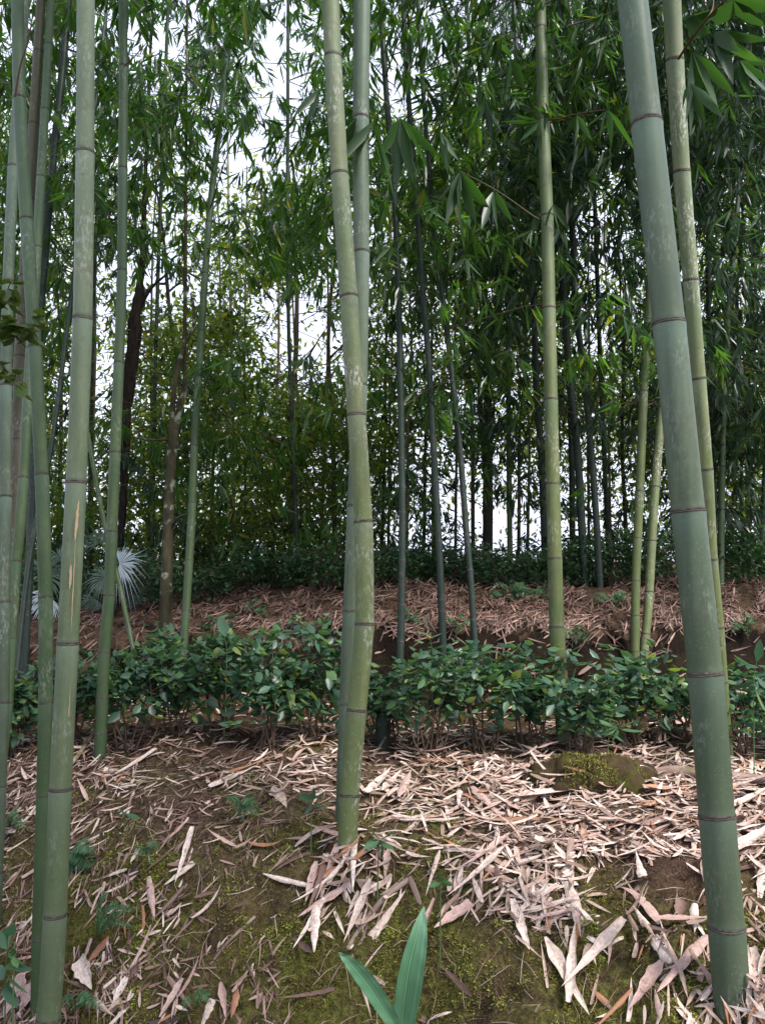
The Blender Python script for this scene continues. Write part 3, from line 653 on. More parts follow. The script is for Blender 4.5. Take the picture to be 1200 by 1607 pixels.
def palm(label, base_px, depth, fronds, trunk_pts=None):
    b = P(base_px[0], base_px[1], depth); loc = (b.x, b.y, ground_z(b.x, b.y))
    root = thing('fan_palm', label, 'palm', loc)
    hub = np.array([loc[0], loc[1], loc[2] + .12])
    if trunk_pts:
        A = [np.array([loc[0], loc[1], loc[2] - .1])] + [np.array(P(x, y, depth)) for x, y, w_ in trunk_pts]
        rr = [trunk_pts[0][2] / 2 * depth / F_PX] + [w_ / 2 * depth / F_PX for x, y, w_ in trunk_pts]
        c = catmull(A, 14); rad = np.interp(np.arange(len(c)) / 14, np.arange(len(rr)), rr)
        V, F = tube(c, rad, 14, rough=.28); part('trunk', make_mesh('trunk', V, F), M['fibre'], root)
        # ragged fibre ends along the trunk
        mbf = MB(); k = 700; idx = rng.integers(2, len(c) - 1, k); a = rng.uniform(0, 6.28, k)
        base = c[idx] + (rad[idx] * .9)[:, None] * np.stack([np.cos(a), np.sin(a), 0 * a], 1)
        dv = norm(np.stack([np.cos(a), np.sin(a), rng.uniform(-1.6, .9, k)], 1))
        add_leaves(mbf, base, dv, rng.uniform(.03, .09, k), np.full(k, .006)); part('trunk_fibre', mbf.mesh('fibre'), M['fibre'], root)
        hub = c[-1]
    else:
        V, F = tube([hub - np.array([0, 0, .25]), hub, hub + np.array([0, 0, .12])], [.05, .06, .03], 10, rough=.2)
        part('trunk', make_mesh('trunk', V, F), M['fibre'], root)
    for (px, py, dd, rpx, ox, oy, oz, mt, spr) in fronds:
        c = np.array(P(px, py, dd)); out = np.array([ox, oz, -oy])
        f_ = part('frond', fan(c, out, (0.15, -1, .35), rpx * dd / F_PX, spread=R(spr)), M[mt], root)
        mid = (hub + c) / 2 + np.array([0, 0, .12])
        st = catmull([hub, mid, c], 6); V, F = tube(st, np.linspace(.009, .005, len(st)), 6)
        part('stalk', make_mesh('stalk', V, F), M['stalk'], f_)
    return root
t = NT('stalk'); M['stalk'] = t.done(t.bsdf((.07, .12, .04), .5, .4))
palm('young fan palm with a large fan, silvery from painted sky sheen, beside the dark green bamboo', (172, 975), 7.0, [
    (188, 884, 6.8, 66, 1, -.2, -.35, 'palm_sky_lit', 215), (165, 905, 7.0, 48, -1, .25, .1, 'palm', 220), (205, 925, 7.3, 60, .9, -.1, .2, 'palm', 240),
    (150, 940, 7.2, 50, -.6, .8, .1, 'palm', 200), (160, 850, 7.3, 45, -.3, -.9, .1, 'palm', 200)])
palm('low fan palm with white-lit fan tips between the front left bamboos', (60, 985), 7.2, [
    (78, 935, 6.9, 62, -.6, .75, -.2, 'palm_sky_lit', 180), (70, 900, 7.3, 75, .5, -.5, .1, 'palm', 260), (95, 880, 7.5, 60, .7, -.5, .1, 'palm', 240), (30, 900, 7.5, 60, -.7, -.4, .1, 'palm', 240)])
palm('far fan palm whose pale blue fan shows between saplings right of centre', (632, 905), 9.6, [
    (630, 880, 9.4, 34, .8, -.5, -.1, 'palm_sky_lit', 150), (618, 880, 9.4, 30, .2, -.7, -.1, 'palm_sky_lit', 130), (600, 868, 9.8, 34, -.5, -.8, .1, 'palm', 240)])
sh_ = tree_trunk('dark shaggy crooked trunk behind the dark green bamboo', [
    [(187, 945, 7.9, 12), (188, 880, 7.9, 11), (193, 800, 7.9, 11), (196, 720, 7.9, 13), (199, 640, 8.0, 15), (208, 560, 8.0, 20), (213, 500, 8.0, 19), (222, 430, 8.1, 11), (225, 380, 8.2, 8)],
    [(197, 700, 7.9, 5), (180, 660, 7.8, 4), (165, 640, 7.7, 3)], [(212, 500, 8.0, 7), (235, 455, 8.0, 5), (262, 430, 8.1, 3)]], 'fibre', (187, 945), fol=1.0, rough=.3)
# ------------------------------------------------------------------ canopy
ROWS = {  # leaf cover 0-9 for each 100 px of the width, rows of 100 px
 -300: '555555555555', -200: '555555555555', -100: '666655666777',
 0:   '677848678999', 100: '678757679999', 200: '777666789798', 300: '777786888578', 400: '754675788677',
 500: '847846788688', 600: '858888778899', 700: '768888755577', 800: '778887645667'}
COV = {0: 0, 1: .05, 2: .15, 3: .3, 4: .5, 5: .75, 6: 1.1, 7: 1.6, 8: 2.4, 9: 3.6}
GAPS = [(215, 60, 12, 18), (140, 30, 10, 20), (520, 30, 8, 16), (500, 540, 12, 12), (1190, 220, 12, 26), (210, 250, 12, 20), (620, 60, 10, 24), (425, 110, 40, 70), (330, 225, 28, 36), (480, 195, 22, 42), (250, 95, 36, 14), (250, 272, 40, 18), (228, 430, 40, 36), (460, 480, 55, 40), (360, 260, 30, 60),
        (430, 530, 40, 24), (935, 330, 26, 40), (940, 400, 30, 36), (930, 530, 26, 22), (665, 550, 20, 22), (655, 60, 20, 34), (598, 120, 16, 34), (825, 825, 16, 60), (152, 600, 18, 90), (100, 610, 22, 40),
        (700, 770, 14, 46), (745, 820, 14, 50), (640, 840, 30, 16), (910, 850, 14, 40), (405, 250, 18, 30), (20, 500, 10, 20), (785, 840, 12, 50), (660, 150, 12, 40), (100, 100, 10, 30), (330, 720, 12, 12)]
def in_gap(px, py, jit=0):
    for gx_, gy_, ax_, ay_ in GAPS:
        if ((px - gx_) / (ax_ + 10)) ** 2 + ((py - gy_) / (ay_ + 10)) ** 2 < 1 + 0 * jit: return True
    return False
SPRAYS = {i: [] for i in range(len(PLANTS))}
def pick_plant(p, kind):
    best = []; 
    for i, (root, ax, k, wgt) in enumerate(PLANTS):
        if k != kind: continue
        j = int(np.argmin(abs(ax[:, 2] - p[2]))); 
        dx = math.hypot(ax[j][0] - p[0], (ax[j][1] - p[1]) * .8)
        best.append((wgt * math.exp(-(dx / .9) ** 2) + 1e-9 / (1 + dx), i))
    tot = sum(b[0] for b in best); r = rng.uniform(0, tot)
    for wv__, i in best:
        r -= wv__
        if r <= 0: return i
    return best[-1][1]
KB = 20; KT = 34
for ry, row in ROWS.items():
    for cx_ in range(-3, 15):
        ch = row[min(11, max(0, cx_))]; n_ = COV[int(ch)]
        if cx_ < 0 or cx_ > 11: n_ = min(n_, 1.2)
        x0 = cx_ * 100
        tshare = 0 if ry < 200 else (.25 if ry < 400 else (.5 if ry < 500 else .8))
        if ry >= 500 and cx_ >= 6: tshare = .65
        if ry >= 400 and 2 <= cx_ <= 5: tshare = max(tshare, .75)
        if cx_ >= 10 and ry < 600: tshare *= .3
        for kind, share, K in (('bamboo', 1 - tshare, KB), ('tree', tshare, KT)):
            m = rng.poisson(n_ * share * K)
            for _ in range(m):
                px = x0 + rng.uniform(0, 100); py = ry + rng.uniform(0, 100)
                if in_gap(px, py) or mnoise.noise(Vector((px / 62, py / 50, 3 if kind == 'tree' else 9))) < rng.uniform(-.42, .18): continue
                if kind == 'bamboo': dd = rng.choice([rng.uniform(5.6, 8), rng.uniform(8, 11)], p=[.35, .65]) if py > -50 else rng.uniform(5, 10)
                else: dd = rng.uniform(8.2, 13)
                if py > 620: dd = max(dd, 7.6)
                p = P(px, py, dd)
                if p.z > 8.4: continue
                SPRAYS[pick_plant(p, kind)].append(np.array(p))
OVER = [('big_left', 1.6), ('lichen', 1.6), ('mate', 1.6), ('second_left', 1.2), ('edge_left', 1.2), ('lean', .5), ('behind', .7), ('olive', .8)]  # crown foliage added above the frame on near culms, for shade
def spray_leaves(C, kind, mb, near):
    """C (k,3) cluster centres"""
    k = len(C)
    if kind == 'bamboo':
        nt_, nl = 8, 7
        off = rng.normal(0, 1, (k, nt_, 3)) * np.array([.18, .18, .16])
        tip = C[:, None, :] + off
        az = rng.uniform(0, 2 * math.pi, (k, nt_, 1)) + rng.uniform(-.9, .9, (k, nt_, nl))
        el = rng.uniform(-1.35, -.15, (k, nt_, nl))
        d = np.stack([np.cos(az) * np.cos(el), np.sin(az) * np.cos(el), np.sin(el)], -1)
        base = tip[:, :, None, :] + rng.normal(0, .018, (k, nt_, nl, 3))
        base = base.reshape(-1, 3); d = d.reshape(-1, 3); n = len(base)
        L = rng.uniform(.11, .20, n); Wd = L * rng.uniform(.13, .19, n)
        add_leaves(mb, base, d, L, Wd, droop=.12, hi=False)
    else:
        nl = 54
        off = rng.normal(0, 1, (k, nl, 3)) * np.array([.19, .19, .14]); base = (C[:, None, :] + off).reshape(-1, 3); n = len(base)
        d = norm(rng.normal(0, 1, (n, 3)) * np.array([1, 1, .6]) + np.array([0, 0, -.3]))
        L = rng.uniform(.055, .11, n); add_leaves(mb, base, d, L, L * rng.uniform(.32, .52, n), droop=.1)
for (bx, by, lb, cnt) in ((1.0, -1.6, 'unseen bamboo behind the viewer, added to shade the left bank', 150), (2.7, -1.4, 'unseen bamboo behind the viewer on the right, added to shade the left', 130), (-.9, -1.0, 'unseen bamboo beside the viewer on the left, added for shade', 60), (-3.6, 2.2, 'unseen bamboo past the left edge, added for shade', 60), (-3.4, 4.0, 'unseen bamboo past the left edge beyond the first terrace, added for shade', 50)):  # unseen bamboos added so their crowns shade the left
    gz = ground_z(bx, by); hgt = np.arange(0, 24) * .38; axx = np.stack([bx + .03 * hgt, by + .02 * hgt, gz - .05 + hgt], 1)
    rows = []; rr = []; sg = []
    for q_ in range(23):
        for tt, kk in ((0, 1.05), (.06, .98), (.9, 1), (.97, 1.04)): rows.append(axx[q_] * (1 - tt) + axx[q_ + 1] * tt); rr.append(.04 * (1 - q_ / 34) * kk); sg.append(tt)
    V, F = tube(rows, rr, 14); root = thing('bamboo', lb, 'bamboo', (bx, by, gz))
    part('culm', make_mesh('culm', V, F, {'seg': ('POINT', np.repeat(sg, 14)), 'rnd': ('POINT', np.full(len(V), .4))}), M['culm_green'], root)
    PLANTS.append((root, axx, 'over', 1)); SPRAYS[len(PLANTS) - 1] = [np.array([bx + rng.normal(0, .8), by + rng.normal(1.6 if by < 0 else .3, .9), rng.uniform(4.8, 8.2)]) for _ in range(cnt)]
for key, wt_ in OVER:
    rt = B[key][0]; axx = None
    at_, s_ = B[key][1], B[key][2]; axx = np.array([at_(q) for q in np.linspace(0, s_[-1], 40)])
    tp_ = axx[axx[:, 2] > 4.6]
    if not len(tp_): continue
    S_ = [tp_[rng.integers(len(tp_))] + np.array([rng.normal(.25, .7), rng.normal(-.2, .6), rng.normal(.2, .3)]) for _ in range(int(34 * wt_))]
    S_ = [q for q in S_ if project(q[0], max(q[1], .1), q[2])[1] < -70]
    PLANTS.append((rt, axx, 'over', 1)); SPRAYS[len(PLANTS) - 1] = S_
nleaf = 0
for i, (root, ax, kind, wgt) in enumerate(PLANTS):
    S = SPRAYS[i]
    if not S: continue
    C = np.array(S); mb = MB(); spray_leaves(C, 'bamboo' if kind == 'over' else kind, mb, False); nleaf += len(C)
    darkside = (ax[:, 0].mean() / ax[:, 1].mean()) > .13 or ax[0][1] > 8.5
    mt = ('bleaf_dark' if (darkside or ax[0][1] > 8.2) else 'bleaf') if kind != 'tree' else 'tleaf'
    nl_tri = sum(len(f) for f in mb.F)
    for c in C:
        if rng.uniform() > .3: continue
        j = int(np.argmin(abs(ax[:, 2] - (c[2] - .15)))); a = ax[j]
        dist = np.linalg.norm(c - a)
        if dist > 2.0: a = c + norm(a - c) * .7
        mid = (a + c) / 2 + np.array([0, 0, .12 * min(dist, 1.5)])
        V, F = tube(catmull([a, mid, c], 3), np.linspace(.006, .002, 7), 4)
        F = np.concatenate([F[:, [0, 1, 2]], F[:, [0, 2, 3]]]); mb.add(V, F, rnd=('FACE', np.full(len(F), .5)))
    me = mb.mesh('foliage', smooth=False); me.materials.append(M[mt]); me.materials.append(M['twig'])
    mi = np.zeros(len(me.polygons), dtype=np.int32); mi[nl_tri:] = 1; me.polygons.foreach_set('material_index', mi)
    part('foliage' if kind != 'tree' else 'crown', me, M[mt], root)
print('clusters', nleaf)

cl = []
for ry, row in ROWS.items():
    if ry < 100: continue
    for cx_ in range(-3, 15):
        n_ = COV[int(row[min(11, max(0, cx_))])]
        for _ in range(rng.poisson(n_ * (9 if ry >= 500 else 5))):
            px = cx_ * 100 + rng.uniform(0, 100); py = ry + rng.uniform(0, 100)
            if in_gap(px, py): continue
            q = P(px, py, rng.uniform(13, 21)); cl.append(tuple(q))
cl = np.repeat(np.array(cl), 48, 0); n = len(cl); cl = cl + rng.normal(0, 1, (n, 3)) * np.array([.5, .5, .3])
mb = MB(); L = rng.uniform(.09, .16, n); add_leaves(mb, cl, norm(rng.normal(0, 1, (n, 3)) + np.array([0, 0, -.5])), L, L * .42)
solo('distant_wood', mb.mesh('distant_wood', smooth=False), M['far'], kind='stuff')

# ------------------------------------------------------------------ hedge of tea shrubs
def bush(label, px, base_py, depth, halfw, height, mat, nleaf_, Lr, name, cat, group, seed_stems=9, ratio=.54, gap=.12, stem=True, hi=True):
    b = P(px, base_py, depth); gz = ground_z(b.x, b.y); loc = (b.x, b.y, gz)
    root = thing(name, label, cat, loc, group)
    tips = []
    for i in range(seed_stems):
        a = rng.uniform(0, 6.28); r = rng.uniform(0, .5) * halfw
        s0 = np.array([b.x + r * math.cos(a), b.y + r * .5 * math.sin(a), 0]); s0[2] = ground_z(s0[0], s0[1]) - .02
        e = np.array([b.x + rng.uniform(-1, 1) * halfw * .9, b.y + rng.uniform(-1, 1) * halfw * .55, gz + height * rng.uniform(.55, .98)])
        m = (s0 + e) / 2 + rng.normal(0, .03, 3)
        sb = MB(); c = catmull([s0, m, e], 5); V, F = tube(c, np.linspace(.006, .0025, len(c)), 5); sb.add(V, F); tips.append(c)
        for _ in range(3):
            q = c[rng.integers(4, len(c))]; e2 = q + np.array([rng.normal(0, .09), rng.normal(0, .08), rng.uniform(.02, .16)])
            e2[2] = min(e2[2], gz + height * 1.05)
            c2 = catmull([q, (q + e2) / 2 + rng.normal(0, .01, 3), e2], 3); V, F = tube(c2, np.linspace(.003, .0015, len(c2)), 4); sb.add(V, F); tips.append(c2)
        part('stem', sb.mesh('stem'), M['stem'], root)
    mb = MB()
    n = nleaf_; ang = rng.uniform(0, 6.28, n); rr = rng.uniform(0, 1, n) ** .5
    X = b.x + np.cos(ang) * rr * halfw * 1.08; Yy = b.y + np.sin(ang) * rr * halfw * .75
    topz = gz + height * (1 - .22 * rr ** 2) * (1 + .16 * np.sin(X * 11 + px * .7) + .1 * np.sin(X * 29 + px))
    lo = gz + height * gap * 1.9
    Z = lo + (topz - lo) * rng.uniform(0, 1, n) ** .7
    base = np.stack([X, Yy, Z], 1)
    d = norm(np.stack([np.cos(ang + rng.normal(0, .9, n)), np.sin(ang + rng.normal(0, .9, n)), rng.uniform(-.7, .8, n)], 1))
    L = rng.uniform(Lr[0], Lr[1], n)
    if hi:
        cc_ = np.array([tt_[rng.integers(len(tt_) // 2, len(tt_))] for tt_ in tips]); sel = rng.uniform(0, 1, n) < .68
        pk = cc_[rng.integers(0, len(cc_), n)] + rng.normal(0, 1, (n, 3)) * np.array([.04, .04, .035]); sel &= pk[:, 2] > gz + height * .36
        base = np.where(sel[:, None], pk, base)
    # shoot tips standing above the hedge
    k = 26; tp = np.array([tips[rng.integers(len(tips))][-1] for _ in range(k)]); tp = np.repeat(tp, 5, 0); n2 = len(tp)
    az = rng.uniform(0, 6.28, n2); d2 = norm(np.stack([np.cos(az), np.sin(az), rng.uniform(-.1, .9, n2)], 1))
    base = np.concatenate([base, tp]); d = np.concatenate([d, d2]); L = np.concatenate([L, rng.uniform(Lr[0], Lr[1], n2)])
    add_leaves(mb, base, d, L, L * rng.uniform(ratio * .8, ratio * 1.15, len(L)), droop=.14, fold=.16, hi=hi, shape=(.35, .68, .8))
    part('foliage', mb.mesh('foliage'), M[mat], root)
    return root
TEA = [
 (20, 'tea shrub at the far left end of the hedge, behind the edge bamboos'), (115, 'tea shrub seen through the gap right of the cracked bamboo'),
 (200, 'tea shrub just right of the dark green bamboo'), (275, 'tea shrub in the hedge in front of the mossy forked tree'),
 (345, 'tea shrub in the hedge right below the upright single leaf on a stalk'), (420, 'tea shrub in the tall middle part of the hedge left of the bamboo pair'),
 (490, 'tea shrub touching the left side of the central bamboo pair'), (600, 'tea shrub touching the right side of the lichen-blotched bamboo'),
 (680, 'tea shrub in the hedge in front of the middle slender dark bamboo'), (760, 'tea shrub in the hedge in front of the rightmost slender dark bamboo'),
 (835, 'tea shrub just left of the foot of the olive-green bamboo'), (915, 'tea shrub directly behind the mossy stump'),
 (1000, 'tea shrub between the mossy stump and the thick leaning bamboo'), (1075, 'tea shrub half hidden behind the thick leaning bamboo'),
 (1165, 'tea shrub at the right end of the hedge beyond the thick leaning bamboo')]
for i, (px, lb) in enumerate(TEA):
    dd = 4.75 + .17 * math.sin(i * 2.1) + (.1 if px > 150 else -.1)
    h = [.40, .36, .46, .52, .54, .56, .52, .46, .46, .48, .44, .44, .46, .44, .44][i]
    bush(lb, px, 1150, dd, .19, h * rng.uniform(.84, 1.2), 'tea', 520 if px < 560 else 420, (.03, .09), 'tea_shrub', 'shrub', 'row of tea shrubs along the first terrace', 9)
for i, px in enumerate([-110, 1280]):
    bush(['tea shrub left outside the picture edge', 'tea shrub right outside the picture edge'][i], px, 1150, 4.8, .2, .45, 'tea', 300, (.04, .078), 'tea_shrub', 'shrub', 'row of tea shrubs along the first terrace', 7)
UP = [(60, 'small-leaved shrub on the upper bank at the far left'), (120, 'small-leaved shrub on the upper bank behind the cracked bamboo'), (215, 'bright small-leaved shrub under the silvery palm fan'), (300, 'dark shrub on the upper bank right of the forked tree'),
 (370, 'dark shrub on the upper bank left of the brown straight trunk'), (440, 'dark shrub on the upper bank under the brown straight trunk'), (505, 'dark shrub on the upper bank left of the central bamboo pair'), (600, 'dark shrub on the upper bank just right of the lichen-blotched bamboo'),
 (665, 'dark shrub on the upper bank below the pale blue palm fan'), (725, 'dark shrub on the upper bank behind the rightmost slender dark bamboo'), (790, 'dark shrub on the upper bank below the ivy-clad trunk'), (850, 'dark shrub on the upper bank behind the olive-green bamboo'),
 (900, 'dark shrub at the feet of the two dark bamboos'), (965, 'leafy shrub rising left of the grey-green bamboo pair'), (1045, 'shrub on the upper bank between the bamboo pair and the thick leaning one'), (1130, 'shrub on the upper bank right of the yellow-stained bamboo'), (1185, 'shrub on the upper bank at the right edge')]
for i, (px, lb) in enumerate(UP):
    bush(lb, px, 900, 7.35 + .2 * math.sin(i * 1.7), .31, [.5, .45, .42, .3, .3, .33, .33, .3, .3, .34, .34, .36, .38, .45, .44, .46, .44][i], 'shrub' if i > 2 else 'tea', 950, (.03, .06), 'shrub', 'shrub', 'shrubs along the upper bank', 7, hi=False, gap=.05)
# a second, deeper line of undergrowth closes the foot of the grove
mb = MB(); cl = []
for px in np.arange(-80, 1300, 22):
    dd = 9.4 + rng.uniform(-.5, 1.6); q = P(px + rng.uniform(-10, 10), 880, dd); gz = ground_z(q.x, q.y)
    for _ in range(4): cl.append([q.x + rng.normal(0, .15), q.y + rng.normal(0, .2), gz + rng.uniform(.02, .34) * (1.1 + .8 * mnoise.noise(Vector((px * .012, 0, 6))) + (.5 if px < 560 else 0))])
cl = np.repeat(np.array(cl), 46, 0); n = len(cl); cl = cl + rng.normal(0, 1, (n, 3)) * np.array([.17, .17, .09])
add_leaves(mb, cl, norm(rng.normal(0, 1, (n, 3)) * np.array([1, 1, .6])), rng.uniform(.04, .08, n), rng.uniform(.018, .035, n)); solo('undergrowth', mb.mesh('undergrowth', smooth=False), M['shrub'], kind='stuff')

# single upright leaf shoots above the hedge
def shoot(label, base, pts, depth, leaves, mat='tea', name='seedling', r=.003):
    b = P(base[0], base[1], depth); loc = (b.x, b.y, ground_z(b.x, b.y)); root = thing(name, label, 'seedling', loc)
    c = catmull([np.array([loc[0], loc[1], loc[2] - .02])] + [np.array(P(x, y, depth)) for x, y in pts], 5)
    V, F = tube(c, np.linspace(r, r * .5, len(c)), 5); part('stem', make_mesh('stem', V, F), M['stalk'], root)
    mb = MB()
    for x, y, dx, dy, wpx in leaves:
        a = np.array(P(x, y, depth)); e = np.array(P(x + dx, y + dy, depth - .03 + rng.uniform(-.03, .03))); v = e - a; L = np.linalg.norm(v)
        V, F, rn_ = leaves_geo(a[None], (v / L)[None], np.array([L]), np.array([wpx * depth / F_PX]), droop=.05, hi=True, shape=(.35, .68, .85)); mb.add(V, F, rnd=('FACE', rn_))
    part('leaves', mb.mesh('leaves'), M[mat], root); return root
shoot('single blue-green leaf on an upright stalk above the hedge left of centre', (352, 1100), [(356, 1030), (352, 1000)], 4.7, [(354, 1000, -10, -34, 20), (356, 1020, 22, -26, 12)])
shoot('leafy shoot with large leaves rising from the hedge at the right edge', (1180, 1130), [(1182, 1080), (1186, 1040)], 4.3, [(1186, 1050, -36, -26, 15), (1186, 1040, 6, -40, 16), (1184, 1070, -38, 6, 14), (1186, 1060, 24, 22, 18), (1184, 1080, 20, 40, 18)])
shoot('light green shoot rising above the hedge at the middle slender bamboo', (676, 1100), [(678, 1040), (672, 985)], 4.75, [(672, 985, -6, -22, 10), (674, 995, -22, -6, 12), (674, 1000, 20, -8, 12), (676, 1015, 22, 12, 12), (676, 1020, -22, 14, 14)])
shoot('seedling with pale jagged leaves standing before the mossy stump', (950, 1170), [(955, 1155), (968, 1142)], 4.25, [(968, 1142, -28, 10, 12), (968, 1142, 44, 4, 12), (968, 1142, 30, -14, 12), (968, 1142, -8, 20, 12), (968, 1142, -30, -10, 12), (968, 1142, 12, 20, 10)], mat='fern')
shoot('small seedling on the bank left of the lichen-blotched bamboo foot', (488, 1300), [(489, 1275), (490, 1255)], 3.55, [(490, 1255, -22, -10, 12), (490, 1255, 18, -14, 12), (490, 1258, 24, 8, 12), (490, 1260, -14, 18, 12), (490, 1256, 2, -22, 10)])
shoot('small seedling with two leaf pairs on the left bank', (195, 1300), [(196, 1290), (197, 1277)], 3.8, [(197, 1277, -26, 2, 8), (197, 1277, 24, 6, 8), (197, 1277, -10, -12, 7)], mat='fern')
shoot('seedling cluster just right of the foot of the lichen-blotched bamboo', (592, 1345), [(594, 1330), (596, 1318)], 3.25, [(596, 1318, -26, 12, 14), (596, 1318, 22, -16, 14), (596, 1318, 24, 14, 14), (596, 1318, -14, -20, 12), (596, 1318, 4, 26, 12)], mat='fern')
shoot('tiny green seedling on the bank right of the upright blade leaf', (690, 1395), [(691, 1390), (693, 1384)], 3.0, [(693, 1384, -22, 6, 8), (693, 1384, 18, 4, 8), (693, 1384, -4, -20, 8), (693, 1384, 14, -12, 7)], mat='fern')
shoot('dark broad-leaved seedling at the lower left corner', (10, 1560), [(10, 1520), (14, 1490)], 2.6, [(14, 1490, -20, -30, 22), (14, 1495, 26, 16, 22), (12, 1510, 40, 10, 20), (10, 1520, -20, 10, 24), (12, 1530, 34, 28, 20), (8, 1540, 20, 40, 22), (10, 1470, 14, -24, 18)])
shoot('pale green seedling leaf just above the lower left corner plant', (20, 1560), [(22, 1530), (22, 1500)], 2.55, [(22, 1500, -4, -14, 10), (22, 1500, 6, 18, 12), (20, 1510, -12, 12, 12)], mat='fern')

# ferns
def fern(label, px, py, depth, fronds, name='fern', mat='fern'):
    g = hit(px, py); b = g if g else P(px, py, depth); root = thing(name, label, 'fern', tuple(b)); 
    for (dx, dy, wpx) in fronds:
        a = np.array(b) + np.array([0, 0, .01]); dd = b.y - .12
        e = np.array(P(px + dx, py + dy, dd)); m = (a + e) / 2 + np.array([0, -.02, .05]); c = catmull([a, m, e], 12); n = len(c)
        mb = MB(); V, F = tube(c, np.linspace(.0022, .0008, n), 4)
        st = part('stalk', make_mesh('stalk', V, F), M['stalk'], root)
        T = norm(np.gradient(c, axis=0)); side = norm(np.cross(T, np.array([0, -.6, .8])))
        for sg in (-1, 1):
            idx = np.arange(4, n - 1); tt = idx / n
            L = wpx * dd / F_PX * .5 * np.sin(np.clip(tt * 1.15, 0, 1) * math.pi) ** .6 * rng.uniform(.85, 1.1, len(idx)) + .004
            add_leaves(mb, c[idx], norm(side[idx] * sg + T[idx] * .35), L, L * .22 + .003, droop=.2)
        part('frond', mb.mesh('frond'), M[mat], root)
fern('bright green fern drooping from behind the foot of the cracked bamboo', 108, 1345, 3.2, [(40, 20, 40), (55, 50, 34), (20, 60, 40), (45, -5, 30), (-40, 20, 26), (10, 85, 36)])
fern('long grey-green fern fronds on the bank right of the cracked bamboo foot', 150, 1475, 3.1, [(40, -55, 20), (70, -50, 20), (20, -75, 20), (60, -20, 16)])
fern('fern lying on the bank below the long grey-green fronds', 115, 1590, 3.0, [(30, -14, 22), (50, -4, 20), (-10, -16, 18)])
fern('feathery fern on the mossy bank top left of centre', 375, 1275, 3.6, [(24, -10, 24), (-14, -14, 20), (34, 8, 24), (8, 16, 18)])
fern('bluish fern clump hanging on the upper bank left of the olive-green bamboo', 795, 935, 6.6, [(40, 4, 26), (-30, 6, 24), (20, 16, 26), (60, 12, 22), (-10, -14, 22), (35, -12, 22)])
fern('bluish fern clump on the upper bank touching the first fern clump from the right', 832, 930, 6.6, [(30, 10, 26), (-20, 12, 24), (10, 18, 22), (-34, -2, 22)])
fern('fern on the upper bank left of the grey-green bamboo pair', 955, 940, 6.5, [(24, 18, 24), (-26, 10, 24), (4, 30, 22), (34, 2, 20)])
fern('small fern low on the left bank under the dark green bamboo', 230, 1345, 3.6, [(18, -8, 16), (-16, 6, 14), (8, 14, 14)])
fern('small fern near the bottom edge left of the two blade leaves', 310, 1585, 2.9, [(22, -10, 16), (-24, 2, 14), (6, -22, 14)])
fern('fern tuft under the litter edge at the far left', 20, 1300, 3.7, [(20, 6, 20), (-16, 4, 18), (6, -18, 18)])

for px, py, lb in ((640, 975, 'small fern on the upper bank beside the leftmost slender dark bamboo'), (470, 985, 'small fern on the upper bank left of the central bamboo pair'), (330, 985, 'small fern on the upper bank right of the slender bamboo by the forked tree'),
    (720, 985, 'small fern on the upper bank left of the rightmost slender dark bamboo'), (905, 1000, 'small fern on the upper bank right of the olive-green bamboo'), (1080, 960, 'small fern on the upper bank beside the thick leaning bamboo'), (1165, 985, 'small fern on the upper bank near the right edge'), (400, 960, 'small fern at the crest of the upper bank left of centre')):
    fern(lb, px, py, 6.2, [(rng.uniform(-30, -14), rng.uniform(-6, 16), 18), (rng.uniform(14, 30), rng.uniform(-6, 16), 18), (rng.uniform(-8, 8), rng.uniform(-22, -12), 16), (rng.uniform(-14, 14), rng.uniform(12, 24), 16)])
# broadleaf branch reaching in from the left
b = Vector((-2.6, 3.0, 0)); b.z = ground_z(b.x, b.y)
root = thing('broadleaf_sapling', 'broad-leaved sapling whose leafy branch reaches in at the left edge', 'sapling', tuple(b))
V, F = tube(catmull([np.array(b) - np.array([0, 0, .1]), np.array([-2.5, 3.0, 1.2]), np.array([-2.4, 3.05, 2.6]), np.array([-2.5, 3.0, 3.6])], 6), np.linspace(.03, .012, 19), 8); part('trunk', make_mesh('trunk', V, F), M['bark_thin'], root)
mb = MB(); lb_ = []
for e, m in (((38, 520), (0, 495)), ((60, 505), (20, 520)), ((30, 600), (-20, 560)), ((20, 440), (-10, 470))):
    c = catmull([np.array([-2.42, 3.03, 2.35]), np.array(P(m[0] - 120, m[1] - 20, 3.0)), np.array(P(m[0], m[1], 2.95)), np.array(P(e[0], e[1], 2.9))], 5)
    V, F = tube(c, np.linspace(.007, .0015, len(c)), 5); mb.add(V, F)
    for q in c[5:]:
        for _ in range(3): lb_.append(q + rng.normal(0, .01, 3))
part('branches', mb.mesh('branches'), M['twig'], root)
lb_ = np.array(lb_); n = len(lb_); az = rng.uniform(0, 6.28, n); d = norm(np.stack([np.cos(az), np.sin(az), rng.uniform(-.9, .3, n)], 1)); L = rng.uniform(.05, .085, n)
mb = MB(); add_leaves(mb, lb_, d, L, L * .55, hi=True, shape=(.35, .68, .85)); part('leaves', mb.mesh('leaves'), M['broad'], root)

